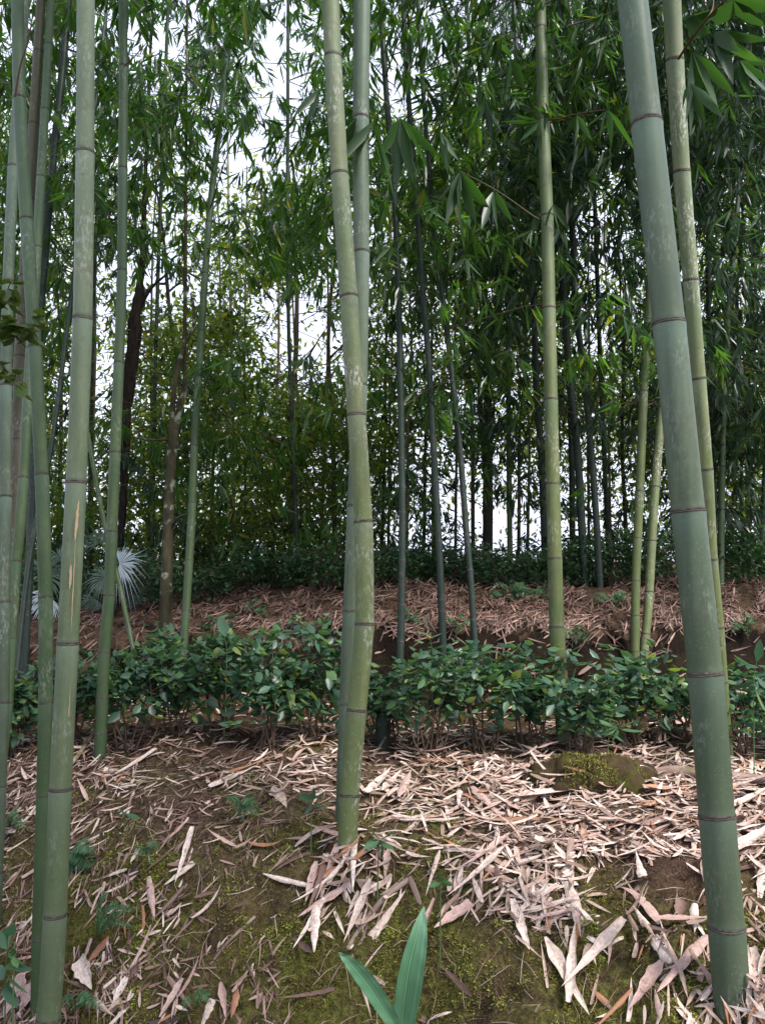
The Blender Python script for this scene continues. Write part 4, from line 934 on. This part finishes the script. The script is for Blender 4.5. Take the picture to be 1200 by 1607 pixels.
# young bamboo shoot in the foreground: two blade leaves
fb = P(632, 1720, 1.30); base = np.array([fb.x + .02, fb.y, ground_z(fb.x + .02, fb.y)])
root = thing('bamboo_sprout', 'young bamboo sprout holding two large blade leaves at the bottom edge', 'sprout', tuple(base))
st = catmull([base - np.array([0, 0, .03]), (base + np.array(fb)) / 2 + np.array([.02, 0, 0]), np.array(fb), np.array(P(633, 1625, 1.3))], 6); V, F = tube(st, np.linspace(.004, .0015, len(st)), 8); part('stem', make_mesh('stem', V, F), M['stalk'], root)
def blade(pts, wpx, tilt, label, D=1.3):
    c = catmull([np.array(P(x, y, D + z)) for x, y, z in pts], 10); n = len(c); V = []; uv = []
    T = norm(np.gradient(c, axis=0)); side = norm(np.cross(T, np.array([0, -1.0, tilt]))); nn = np.cross(side, T)
    nw = 9
    for i in range(n):
        t_ = i / (n - 1); w_ = (math.sin(math.pi * t_ ** .9) ** .85) * wpx * D / F_PX / 2 * 1.12 + .0004
        for k in range(nw):
            u = -1 + 2 * k / (nw - 1)
            V.append(c[i] + side[i] * u * w_ + nn[i] * (abs(u) ** 1.3 * w_ * .35 + .0008 * math.sin(t_ * 40 + u * 3) * abs(u)))
            uv.append((u * .5 + .5, t_))
    F = [(i * nw + k, i * nw + k + 1, (i + 1) * nw + k + 1, (i + 1) * nw + k) for i in range(n - 1) for k in range(nw - 1)]
    me = make_mesh('leaf', V, F); uvl = me.uv_layers.new(name='UVMap')
    li = np.empty(len(me.loops), dtype=np.int32); me.loops.foreach_get('vertex_index', li); uvl.data.foreach_set('uv', np.array(uv, dtype=np.float32)[li].ravel())
    part('leaf', me, M['blade'], root, label)
blade([(633, 1625, 0), (634, 1600, 0), (644, 1530, -.02), (656, 1470, -.02), (665, 1422, .0)], 33, .2, 'upright broad light green blade')
blade([(634, 1630, 0), (612, 1595, -.01), (580, 1545, -.02), (552, 1512, -.03), (531, 1495, -.03)], 23, .1, 'darker narrow blade leaning left')

# stump, logs, sticks
def lump(name, label, cat, cpx, cpy, rx, ry, rz, mat, seedv, flat=.5):
    g = hit(cpx, cpy); V = []; F = []; nu, nv = 40, 16
    for j in range(nv + 1):
        th = j / nv * math.pi * .5
        for i in range(nu):
            a = i / nu * 2 * math.pi
            r = math.cos(th) ** flat; x, y, z = r * math.cos(a), r * math.sin(a), math.sin(th) ** .8
            nz = 1 + .34 * mnoise.noise(Vector((x * 2, y * 2, z * 2 + seedv))) + .07 * mnoise.noise(Vector((x * 7, y * 7, z * 5 + seedv))) + .05 * math.sin(a * 19 + z * 3) + .04 * math.sin(a * 31)
            V.append((g.x + rx * x * nz, g.y + ry * y * nz, g.z - .05 + rz * z * nz))
    for j in range(nv):
        for i in range(nu): F.append((j * nu + i, j * nu + (i + 1) % nu, (j + 1) * nu + (i + 1) % nu, (j + 1) * nu + i))
    root = thing(name, label, cat, tuple(g)); part('wood', make_mesh(name, V, F), M[mat], root); return root, g
st_root, g = lump('mossy_stump', 'low mossy broken stump behind the litter left of the thick leaning bamboo', 'stump', 925, 1236, .30, .17, .18, 'stump', 3)
k = 12000; a = rng.uniform(0, 6.28, k); th = rng.uniform(0, 1, k) ** .8 * math.pi / 2; r = np.cos(th) ** .5
base = np.stack([g.x + .29 * r * np.cos(a), g.y + .16 * r * np.sin(a), g.z - .05 + .195 * np.sin(th) ** .8], 1)
keep = (rng.uniform(0, 1, k) < .75) & (np.sin(a * 3 + 1) + (base[:, 0] - g.x) * 6 > -.2); base = base[keep]; n = len(base)
mb = MB(); add_leaves(mb, base, norm(rng.normal(0, 1, (n, 3)) + np.array([0, -.5, .8])), rng.uniform(.008, .026, n), rng.uniform(.002, .004, n)); part('moss', mb.mesh('moss'), M['moss'], st_root)
def log(name, label, cat, pts, r0, r1, mat, lift=.5, rough=.12, raise_end=0):
    A = []
    for i, (x, y) in enumerate(pts):
        g_ = hit(x, y); A.append(np.array([g_.x, g_.y, g_.z + r0 * lift + raise_end * i / (len(pts) - 1)]))
    c = catmull(A, 6); V, F = tube(c, np.linspace(r0, r1, len(c)) * (1 + .08 * rng.uniform(-1, 1, len(c))), 12, rough=rough)
    n = len(V); V = np.concatenate([V, c[:1], c[-1:]])
    me_ = MB(); me_.add(V[:n], F)
    loc = tuple(A[0]); solo(name, me_.mesh(name), M[mat], label, cat, loc=loc)
log('fallen_log', 'half-rotten log lying behind the litter right of the mossy stump', 'log', [(1000, 1222), (1060, 1216), (1100, 1222)], .028, .03, 'log')
log('fallen_log', 'pinkish fallen log passing behind the thick leaning bamboo to the right edge', 'log', [(1145, 1222), (1175, 1226), (1215, 1232)], .026, .022, 'log')
log('fallen_branch', 'grey dead branch slanting down the bank right of the lichen-blotched bamboo foot', 'branch', [(640, 1383), (600, 1415), (565, 1460), (545, 1492)], .011, .008, 'log')
log('fallen_branch', 'long thin dead branch on the mossy bank at the bottom left', 'branch', [(400, 1440), (360, 1478), (330, 1515)], .006, .004, 'log')
log('stick', 'stick leaning against the stems under the hedge right of the lichen-blotched bamboo', 'stick', [(585, 1190), (610, 1168), (625, 1150)], .007, .005, 'log', raise_end=.14)
log('stick', 'stick propped under the hedge left of the central bamboo pair', 'stick', [(100, 1215), (130, 1190), (150, 1170)], .012, .009, 'log', raise_end=.08)
log('stick', 'thin stick on the litter before the foot of the mossy stump', 'stick', [(925, 1185), (940, 1205), (975, 1230)], .005, .004, 'log', raise_end=.0)
log('stick', 'long curved dead stem lying along the terrace left of the lichen-blotched bamboo', 'stick', [(330, 1225), (380, 1212), (440, 1198)], .007, .005, 'log')
# cut bamboo stump under the hedge
g = hit(600, 1178); c = [np.array([g.x, g.y, g.z - .05]), np.array([g.x, g.y, g.z + .09]), np.array([g.x + .005, g.y, g.z + .19])]
V, F = tube(c, [.046, .042, .041], 18, rough=.02); root = thing('bamboo_stump', 'short dark cut bamboo stump under the hedge right of the central pair', 'stump', tuple(g))
part('culm', make_mesh('culm', V, F, {'seg': ('POINT', np.full(len(V), .3)), 'rnd': ('POINT', np.full(len(V), .3))}), M['culm_dark'], root)
V = [np.array([g.x + .005, g.y, g.z + .185])] + [np.array([g.x + .005 + .04 * math.cos(a), g.y + .04 * math.sin(a), g.z + .187]) for a in np.linspace(0, 6.2832, 18, endpoint=False)]
part('cut_face', make_mesh('cut', V, [(0, 1 + i, 1 + (i + 1) % 18) for i in range(18)]), M['sheath_dark'], root)

# ------------------------------------------------------------------ litter
LROWS = {1130: '888888888888', 1170: '888877788888', 1200: '888775899899', 1250: '766534899999', 1300: '753225579989', 1350: '643215379315', 1400: '543214268315', 1450: '444113213444', 1500: '343112111144', 1550: '453111111245', 1600: '453111111245'}
LK = sorted(LROWS)
def ldens(px, py):
    c = min(11, max(0, int(px // 100))); r = [k_ for k_ in LK if k_ <= py]; r = r[-1] if r else LK[0]
    return int(LROWS[r][c])
def sheath_attr(nseg, nw):
    return {'u': ('POINT', np.tile(np.linspace(-1, 1, nw + 1), nseg + 1)), 'tt': ('POINT', np.repeat(np.linspace(0, 1, nseg + 1), nw + 1))}
def sheath_geo(L, W, curl, bend, nseg, nw, twist=0.0, notch=0):
    """curled blade along +X, opening +Z, made flat around the origin"""
    V = []; a0 = curl; b0 = rng.uniform(.15, .85); p0 = rng.uniform(.3, .55); e0 = rng.uniform(.6, 1.1)
    for i in range(nseg + 1):
        t_ = i / nseg
        wd_ = W * (b0 + (1 - b0) * min(1, t_ / .2)) * (1 - max(0, t_ - p0) / (1 - p0)) ** e0 + .0005
        if notch: wd_ *= 1 + .12 * math.sin(t_ * 23 + notch)
        ang = bend * (t_ - .5); x = L * (math.sin(ang) / bend if abs(bend) > .01 else (t_ - .5)); zc = L * ((1 - math.cos(ang)) / bend if abs(bend) > .01 else 0)
        for k in range(nw + 1):
            u = -1 + 2 * k / nw; th = u * a0 / 2 if a0 > .05 else 0
            rad = wd_ / a0 if a0 > .05 else 1e9
            y = rad * math.sin(th) if a0 > .05 else u * wd_ / 2
            z = rad * (1 - math.cos(th)) if a0 > .05 else 0
            tw = twist * (t_ - .5); y, z = y * math.cos(tw) - z * math.sin(tw), y * math.sin(tw) + z * math.cos(tw)
            V.append((x, y, z + zc))
    F = [(i * (nw + 1) + k, i * (nw + 1) + k + 1, (i + 1) * (nw + 1) + k + 1, (i + 1) * (nw + 1) + k) for i in range(nseg) for k in range(nw)]
    return np.array(V), np.array(F)
def frame(nrm, yaw, tilt, flip):
    """rotation matrix laying +Z on the ground normal"""
    n_ = Vector(nrm); x = Vector((math.cos(yaw), math.sin(yaw), 0)); x = (x - n_ * x.dot(n_)).normalized(); y = n_.cross(x)
    Mx = np.array([list(x), list(y), list(n_)]).T
    ct, st_ = math.cos(tilt), math.sin(tilt); Ry = np.array([[ct, 0, -st_], [0, 1, 0], [st_, 0, ct]])
    if flip: Ry = Ry @ np.diag([1, -1, -1])
    return Mx @ Ry
def screen_yaw(ax_, ay_, bx, by):
    A = hit(ax_, ay_); Bq = hit(bx, by); return A, Bq
LBL = {'sheath_pale': 'pale', 'sheath_pink': 'pinkish', 'sheath_rust': 'rust-brown', 'sheath_dark': 'dark brown'}
def zone_text(px, py):
    if py < 1000: return 'hanging on the upper bank'
    if py < 1215:
        return 'under the hedge ' + ('left of centre' if px < 550 else ('left of the mossy stump' if px < 830 else 'near the mossy stump'))
    if px < 170: return 'by the cracked bamboo foot'
    if px < 420: return 'on the mossy left bank'
    if px < 560: return 'left of lichen-blotched bamboo'
    if px < 740: return 'right of lichen-blotched bamboo'
    if px < 1060: return 'on the open terrace' if py < 1400 else 'below the open terrace'
    return 'by thick leaning bamboo'
NIND = 0
def place_sheath(px, py, L, W, yaw, mat, label=None, curl=None, bend=None, tilt=None, lift=.012, flip=None):
    global NIND
    g_ = hit(px, py)
    if g_ is None: return
    nrm = ground_n(g_.x, g_.y, .08)
    if mat in ('auto',): mat = rng.choice(['sheath_pale', 'sheath_pink', 'sheath_rust', 'sheath_dark'], p=[.42, .38, .08, .12])
    curl = curl if curl is not None else rng.uniform(.7, 3.4)
    V, F = sheath_geo(L, W, curl, bend if bend is not None else rng.uniform(-1.1, 1.5), 14, 6, rng.uniform(-.7, .7), rng.uniform(0, 6))
    Mx = frame(nrm, yaw, tilt if tilt is not None else rng.normal(0, .1), rng.uniform() < .45 if flip is None else flip)
    V = V @ Mx.T
    zt = zone_text(px, py); size = 'long' if L > .24 else ('broad' if W > .03 else ('short' if L < .13 else 'narrow'))
    dp = math.degrees(yaw) % 180; od = 'lying level' if dp < 25 or dp > 155 else ('slanting right' if dp < 75 else ('pointing uphill' if dp < 105 else 'slanting left'))
    cd_ = 'flat' if curl < 1.3 else ('curled' if curl < 2.3 else 'rolled')
    lb = label or ('%s, %s %s sheath %s %s' % (size, cd_, LBL[str(mat)], od, zt))
    me = make_mesh('dry_sheath', V, F, {'rnd': ('FACE', np.full(len(F), rng.uniform())), **sheath_attr(14, 6)})
    o = solo('dry_sheath', me, M[str(mat)], lb, 'bamboo sheath', 'dry bamboo sheaths fallen on the ground')
    o.location = (g_.x, g_.y, g_.z + lift); NIND += 1
def seg_sheath(x0, y0, x1, y1, wpx, mat, label, curl=1.4, bend=.2, flip=None, lift=.02):
    A = hit(x0, y0); B_ = hit(x1, y1)
    if not A or not B_: return
    global NIND
    a = np.array(A); b_ = np.array(B_); X = b_ - a; L = np.linalg.norm(X); X /= L
    mid = (a + b_) / 2; n_ = np.array(ground_n(mid[0], mid[1], .1)); gz = ground_z(mid[0], mid[1])
    mid[2] = max(mid[2], gz) + lift; Z = norm(n_ - X * n_.dot(X)); Yv = np.cross(Z, X); Mx = np.stack([X, Yv, Z], 1)
    if flip or (flip is None and rng.uniform() < .4): Mx = Mx @ np.diag([1, -1, -1]); mid[2] += .006
    V, F = sheath_geo(L, wpx * mid[1] / F_PX, curl, bend, 16, 6, rng.uniform(-.3, .3), rng.uniform(0, 6)); V = V @ Mx.T
    me = make_mesh('dry_sheath', V, F, {'rnd': ('FACE', np.full(len(F), rng.uniform())), **sheath_attr(16, 6)})
    o = solo('dry_sheath', me, M[mat], label, 'bamboo sheath', 'dry bamboo sheaths fallen on the ground'); o.location = tuple(mid); NIND += 1
HAND = [
 (855, 1482, 925, 1607, 22, 'sheath_pale', 'long pale knife-shaped sheath pointing up at the bottom edge right of centre'),
 (888, 1395, 935, 1530, 20, 'sheath_pale', 'long cream sheath hanging down the bank below the open terrace'),
 (978, 1480, 880, 1590, 20, 'sheath_pale', 'pale broad strip crossing under the cream hanging sheath at the lower right'),
 (803, 1430, 830, 1512, 18, 'sheath_pale', 'white leaf-shaped sheath standing on moss right of the blade leaf'),
 (1112, 1492, 1030, 1585, 20, 'sheath_pink', 'tan strip leaning left from the foot of the thick bamboo'),
 (1040, 1540, 985, 1620, 26, 'sheath_pink', 'broad tan sheath at the bottom edge left of the thick bamboo foot'),
 (1172, 1500, 1158, 1620, 22, 'sheath_pale', 'lilac-white sheath hanging over the foot of the thick bamboo'),
 (1178, 1500, 1190, 1568, 26, 'sheath_pale', 'spoon-shaped cream sheath at the right edge beside the thick bamboo foot'),
 (1030, 1462, 1112, 1460, 14, 'sheath_pink', 'tan sheath lying level just left of the lowest node of the thick bamboo'),
 (765, 1290, 900, 1294, 22, 'sheath_rust', 'bright orange-brown sheath lying flat on the open terrace'),
 (800, 1262, 960, 1235, 26, 'sheath_pale', 'long pale sheath above the orange-brown one on the open terrace'),
 (742, 1240, 785, 1290, 18, 'sheath_pink', 'curved brown-edged sheath standing left of the orange-brown one'),
 (655, 1197, 760, 1202, 12, 'sheath_rust', 'thin rust-brown strip lying level in front of the hedge'),
 (1085, 1325, 1200, 1305, 20, 'sheath_pale', 'broad pale sheath passing behind the thick bamboo low on the right'),
 (1150, 1345, 1215, 1300, 22, 'sheath_pale', 'broad pale sheath right of the thick bamboo at the right edge'),
 (1150, 1275, 1210, 1240, 18, 'sheath_pale', 'pale sheath by the right edge above the two broad ones'),
 (325, 1232, 418, 1200, 14, 'sheath_rust', 'long reddish sheath on the terrace left of the central pair'),
 (330, 1245, 402, 1210, 18, 'sheath_pale', 'cream sheath just below the long reddish one left of centre'),
 (430, 1250, 450, 1285, 26, 'sheath_pale', 'short broad pale sheath with a split end left of the central pair'),
 (575, 1258, 615, 1215, 15, 'sheath_pale', 'pale sheath slanting up just right of the lichen-blotched bamboo'),
 (600, 1250, 630, 1215, 14, 'sheath_pale', 'second pale sheath slanting up right of the lichen-blotched bamboo'),
 (625, 1268, 645, 1225, 14, 'sheath_pink', 'tan sheath slanting up beside the two pale slanting ones'),
 (540, 1325, 495, 1440, 14, 'sheath_pink', 'long folded tan sheath hanging left from the lichen-blotched bamboo foot'),
 (556, 1325, 553, 1440, 12, 'sheath_pale', 'cream sheath hanging straight down from the lichen-blotched bamboo foot'),
 (582, 1390, 540, 1490, 14, 'sheath_pale', 'pale forked sheath hanging above the grey dead branch'),
 (497, 1365, 480, 1430, 14, 'sheath_pink', 'pinkish pointed sheath left of the long folded tan one'),
 (545, 1398, 465, 1450, 15, 'sheath_pink', 'tan sheath lying across the hanging ones left of the bamboo foot'),
 (495, 1440, 492, 1520, 16, 'sheath_pale', 'tattered white sheath end hanging lowest left of the bamboo foot'),
 (510, 1430, 460, 1510, 10, 'sheath_pale', 'thin pale strip beside the tattered white end'),
 (608, 1348, 604, 1398, 12, 'sheath_pink', 'pink tube-like sheath standing right of the lichen-blotched bamboo foot'),
 (690, 1352, 668, 1425, 8, 'sheath_pale', 'narrow pale strip rising behind the tip of the upright blade leaf'),
 (800, 1335, 715, 1395, 14, 'sheath_pink', 'long tan sheath slanting left on the slope below the open terrace'),
 (790, 1360, 700, 1440, 12, 'sheath_pale', 'pale narrow sheath slanting left below the long tan one'),
 (740, 1440, 680, 1480, 20, 'sheath_pink', 'rolled tan sheath right of the upright blade leaf'),
 (305, 1365, 258, 1400, 11, 'sheath_pale', 'ivory sheath lying crosswise on the mossy left bank'),
 (303, 1315, 275, 1405, 11, 'sheath_pale', 'pale forked sheath under the ivory crosswise one'),
 (232, 1385, 242, 1455, 12, 'sheath_pink', 'rosy cylindrical sheath hanging on the mossy left bank'),
 (125, 1520, 145, 1568, 30, 'sheath_pale', 'broad pale folded sheath right of the cracked bamboo foot'),
 (170, 1480, 130, 1530, 14, 'sheath_rust', 'reddish sheath above the broad pale folded one'),
 (200, 1545, 175, 1590, 12, 'sheath_pale', 'whitish split sheath at the bottom left'),
 (288, 1545, 250, 1607, 12, 'sheath_pink', 'brown-tipped sheath near the bottom edge left'),
 (347, 1550, 355, 1610, 13, 'sheath_pink', 'pink pointed sheath standing at the bottom edge left of centre'),
 (372, 1565, 362, 1610, 12, 'sheath_rust', 'rust sheath beside the pink pointed one at the bottom edge'),
 (333, 1580, 315, 1625, 14, 'sheath_pale', 'ivory pointed sheath at the bottom edge left of the pink one'),
 (30, 1540, 5, 1610, 30, 'sheath_pink', 'broad pink sheath in the lower left corner'),
 (60, 1550, 30, 1600, 34, 'sheath_pink', 'crumpled broad sheath left of the cracked bamboo foot'),
 (925, 1105, 915, 1150, 12, 'sheath_rust', 'brown curled sheath standing in the hedge above the mossy stump'),
 (1075, 1125, 1050, 1150, 20, 'sheath_pink', 'tan curled sheath lodged under the hedge left of the thick bamboo'),
 (245, 1125 + 60, 150, 1240, 9, 'sheath_pale', 'thin pale strip slanting down left beside the dark green bamboo foot'),
]
for x0, y0, x1, y1, w_, mt, lb in HAND: seg_sheath(x0, y0, x1, y1, w_, mt, lb)
for bx_, by_, n_, zt_ in ((545, 1330, 12, 'lichen'), (1148, 1548, 14, 'lean'), (158, 1170, 6, 'd')):
    for q in range(n_): place_sheath(bx_ + rng.uniform(-48, 48), by_ + rng.uniform(-14, 40), rng.uniform(.08, .2), rng.uniform(.012, .03), rng.uniform(0, 6.28), 'auto', tilt=rng.normal(0, .45), lift=rng.uniform(.01, .04))
for q in range(22): place_sheath(rng.uniform(825, 1020), rng.uniform(1190, 1246), rng.uniform(.12, .3), rng.uniform(.012, .03), rng.normal(0, .5), 'auto', tilt=rng.normal(0, .3), lift=rng.uniform(.03, .09))
tries = 0
while NIND < 296 and tries < 3000:
    tries += 1
    px, py = rng.uniform(0, 1200), rng.uniform(1180, 1605)
    if rng.uniform() > (ldens(px, py) / 9) ** 1.6: continue
    g_ = hit(px, py)
    if not g_: continue
    onface = g_.y < 3.3 or px < 400
    yaw = (rng.normal(math.pi / 2 - .5, .45) + (math.pi if rng.uniform() < .5 else 0)) if onface and rng.uniform() < .8 else rng.normal(0, .75) + (math.pi if rng.uniform() < .5 else 0)
    if px < 420: L, W_ = rng.uniform(.07, .17), rng.uniform(.01, .022)
    else: L, W_ = rng.uniform(.11, .36), rng.uniform(.018, .045)
    place_sheath(px, py, L, W_, yaw, 'auto', lift=rng.uniform(.006, .03))
_by = {}
for o in list(COL.objects):
    if o.get('category') == 'bamboo sheath': _by.setdefault(o['label'], []).append(o)
ORD = ['', 'second', 'third', 'fourth', 'fifth', 'sixth', 'seventh', 'eighth', 'ninth', 'tenth', 'eleventh', 'twelfth']
NUM = ['', '', 'two', 'three', 'four', 'five', 'six', 'seven', 'eight', 'nine', 'ten', 'eleven', 'twelve']
for lb, os_ in _by.items():
    if 1 < len(os_) <= 12:
        os_.sort(key=lambda o: project(*o.location)[0]); k = len(os_)
        for i, o in enumerate(os_):
            o['label'] = lb + (', leftmost of %s' % NUM[k] if i == 0 else ', rightmost of %s' % NUM[k] if i == k - 1 else ', %s from left' % ORD[i])
for o in COL.objects:
    if o.get('category') == 'bamboo sheath' and len(o['label'].replace('-', ' ').split()) > 16: o['label'] = o['label'].replace(' lying level', '').replace('dark brown', 'brown').replace('under the hedge', 'under hedge').replace(' from left of the central bamboo pair', ' from left')
for o in COL.objects:
    if 'label' in o and len(o['label'].replace('-', ' ').replace(',', ' ').split()) > 16: print('LONG', o['label'])
def litter_stuff(name, n, region, mat, Lr, Wr, face_align, nearscale=True, lift=(.0, .03)):
    mb = MB(); k = 0; tr = 0
    while k < n and tr < n * 4:
        tr += 1
        g_, al, sc = region()
        if g_ is None: continue
        nrm = ground_n(g_.x, g_.y, .06)
        L, W_ = rng.uniform(*Lr) * sc, rng.uniform(*Wr) * sc
        yaw = (rng.normal(math.pi / 2 - .35, .5) if rng.uniform() < al else rng.normal(0, .8)) + (math.pi if rng.uniform() < .5 else 0)
        V, F = sheath_geo(L, W_, rng.uniform(.5, 2.4), rng.uniform(-.8, 1.0), 5, 2, rng.uniform(-.6, .6))
        V = V @ frame(nrm, yaw, rng.normal(0, .18), rng.uniform() < .5).T + np.array([g_.x, g_.y, g_.z + rng.uniform(*lift)])
        mb.add(V, F, rnd=('FACE', np.full(len(F), rng.uniform())), **sheath_attr(5, 2)); k += 1
    solo(name, mb.mesh(name), M[mat], kind='stuff')
def reg_near():
    px, py = rng.uniform(-60, 1260), rng.uniform(1140, 1625)
    if rng.uniform() > (ldens(px, py) / 9) ** 2.2: return None, 0, 1
    g_ = hit(px, py); 
    if g_ is None: return None, 0, 1
    if px < 430 and mnoise.noise(Vector((px * .012, py * .012, 2))) < -.12: return None, 0, 1
    return g_, (.75 if (g_.y < 3.3 or px < 400) else .2), (.62 if px < 430 else 1.0)
litter_stuff('leaf_litter', 3600, reg_near, 'sheath', (.05, .16), (.006, .022), .5)
def reg_left():
    px, py = rng.uniform(-60, 440), rng.uniform(1150, 1620)
    if 210 < px and py > 1300 and rng.uniform() < .6: return None, 0, 1
    if mnoise.noise(Vector((px * .011, py * .014, 4))) < rng.uniform(-.35, .45) - (.5 if py < 1290 - .35 * px else 0): return None, 0, 1
    return hit(px, py), (.85 if py > 1230 else .4), 1.0
litter_stuff('bank_debris', 1700, reg_left, 'bank_mix', (.025, .12), (.003, .012), .5, lift=(0, .02))
def reg_bank():
    px, py = rng.uniform(-60, 1260), rng.uniform(905, 1030)
    lim = 992 + 26 * mnoise.noise(Vector((px * .013, 0, 2))) + 14 * mnoise.noise(Vector((px * .05, 0, 5)))
    if mnoise.noise(Vector((px * .02, py * .035, 14))) < -.22: return None, 0, 1
    if py > lim and rng.uniform() < .9: return None, 0, 1
    g_ = hit(px, py); 
    if g_ is None or g_.y > 8: return None, 0, 1
    return g_, .75, 1.0
litter_stuff('bank_litter', 5200, reg_bank, 'sheath_dull', (.06, .17), (.005, .014), .7, lift=(.0, .05))
def reg_hedge():
    g_ = Vector((rng.uniform(-3.2, 3.2), rng.uniform(4.0, 5.9), 0)); g_.z = ground_z(g_.x, g_.y); return g_, .2, 1.0
litter_stuff('hedge_litter', 1500, reg_hedge, 'sheath', (.05, .15), (.008, .022), .2)
def reg_out():
    x = rng.uniform(-6, 6); y = rng.uniform(2.6, 12)
    g_ = Vector((x, y, ground_z(x, y))); return g_, .4, 1.1
litter_stuff('scattered_litter', 1400, reg_out, 'sheath_dull', (.08, .2), (.01, .025), .2)

# moss tufts and straw
mb = MB(); pts_ = []
while len(pts_) < 230000:
    u = rng.uniform(0, 1); x = rng.uniform(-2.2, 1.5); y = rng.uniform(2.15, 4.3)
    mm = mossmask(0, 0, x, y)
    if mm < .25 or rng.uniform() > mm: continue
    if mnoise.noise(Vector((x * 6, y * 6, 1))) < -.12: continue
    pts_.append((x, y, ground_z(x, y) - .002))
base = np.array(pts_); n = len(base)
d = norm(np.stack([rng.normal(0, .6, n), rng.normal(-.3, .6, n), rng.uniform(.2, 1, n)], 1)); L = rng.uniform(.004, .018, n)
V, F, r_ = leaves_geo(base, d, L, L * rng.uniform(.2, .42, n), droop=.3)
nzv = np.array([.5 + .6 * mnoise.noise(Vector((p[0] * 4, p[1] * 4, 8))) for p in base]); r_ = np.clip(np.repeat(nzv, 2) + (r_ - .5) * .45, 0, 1)
mb.add(V, F, rnd=('FACE', r_)); solo('moss', mb.mesh('moss'), M['moss'], kind='stuff')
mb = MB(); pts_ = []
while len(pts_) < 15000:
    x = rng.uniform(-2.2, 1.5); y = rng.uniform(2.15, 4.4)
    if mnoise.noise(Vector((x * 5, y * 5, 21))) < rng.uniform(-.3, .35): continue
    pts_.append((x, y, ground_z(x, y)))
base = np.array(pts_); n = len(base); d = norm(np.stack([rng.normal(0, .8, n), rng.normal(-.5, .6, n), rng.normal(-.15, .5, n)], 1)); L = rng.uniform(.012, .045, n)
V, F, r_ = leaves_geo(base + np.array([0, -.004, .006]), d, L, np.full(n, .0016), droop=.4); mb.add(V, F, rnd=('FACE', r_ * .55)); solo('root_fibres', mb.mesh('root_fibres'), M['straw'], kind='stuff')
mb = MB(); k = 0
while k < 2600:
    x = rng.uniform(-2.4, 1.6); y = rng.uniform(2.2, 4.6)
    z = ground_z(x, y) + .004; L = rng.uniform(.03, .13); yaw = rng.normal(math.pi / 2 - .4, .8); n_ = ground_n(x, y)
    dv = Vector((math.cos(yaw), math.sin(yaw), 0)); dv = (dv - n_ * dv.dot(n_)).normalized() + n_ * rng.uniform(-.05, .3)
    a = np.array((x, y, z)); dv = np.array(dv)
    c = np.array([a, a + dv * L * .5 + np.array([rng.normal(0, .006), rng.normal(0, .006), .008]), a + dv * L + np.array([0, 0, -.004])])
    V, F = tube(c, [.0011, .001, .0005], 3); mb.add(V, F, rnd=('FACE', np.full(len(F), rng.uniform()))); k += 1
solo('straw', mb.mesh('straw'), M['straw'], kind='stuff')
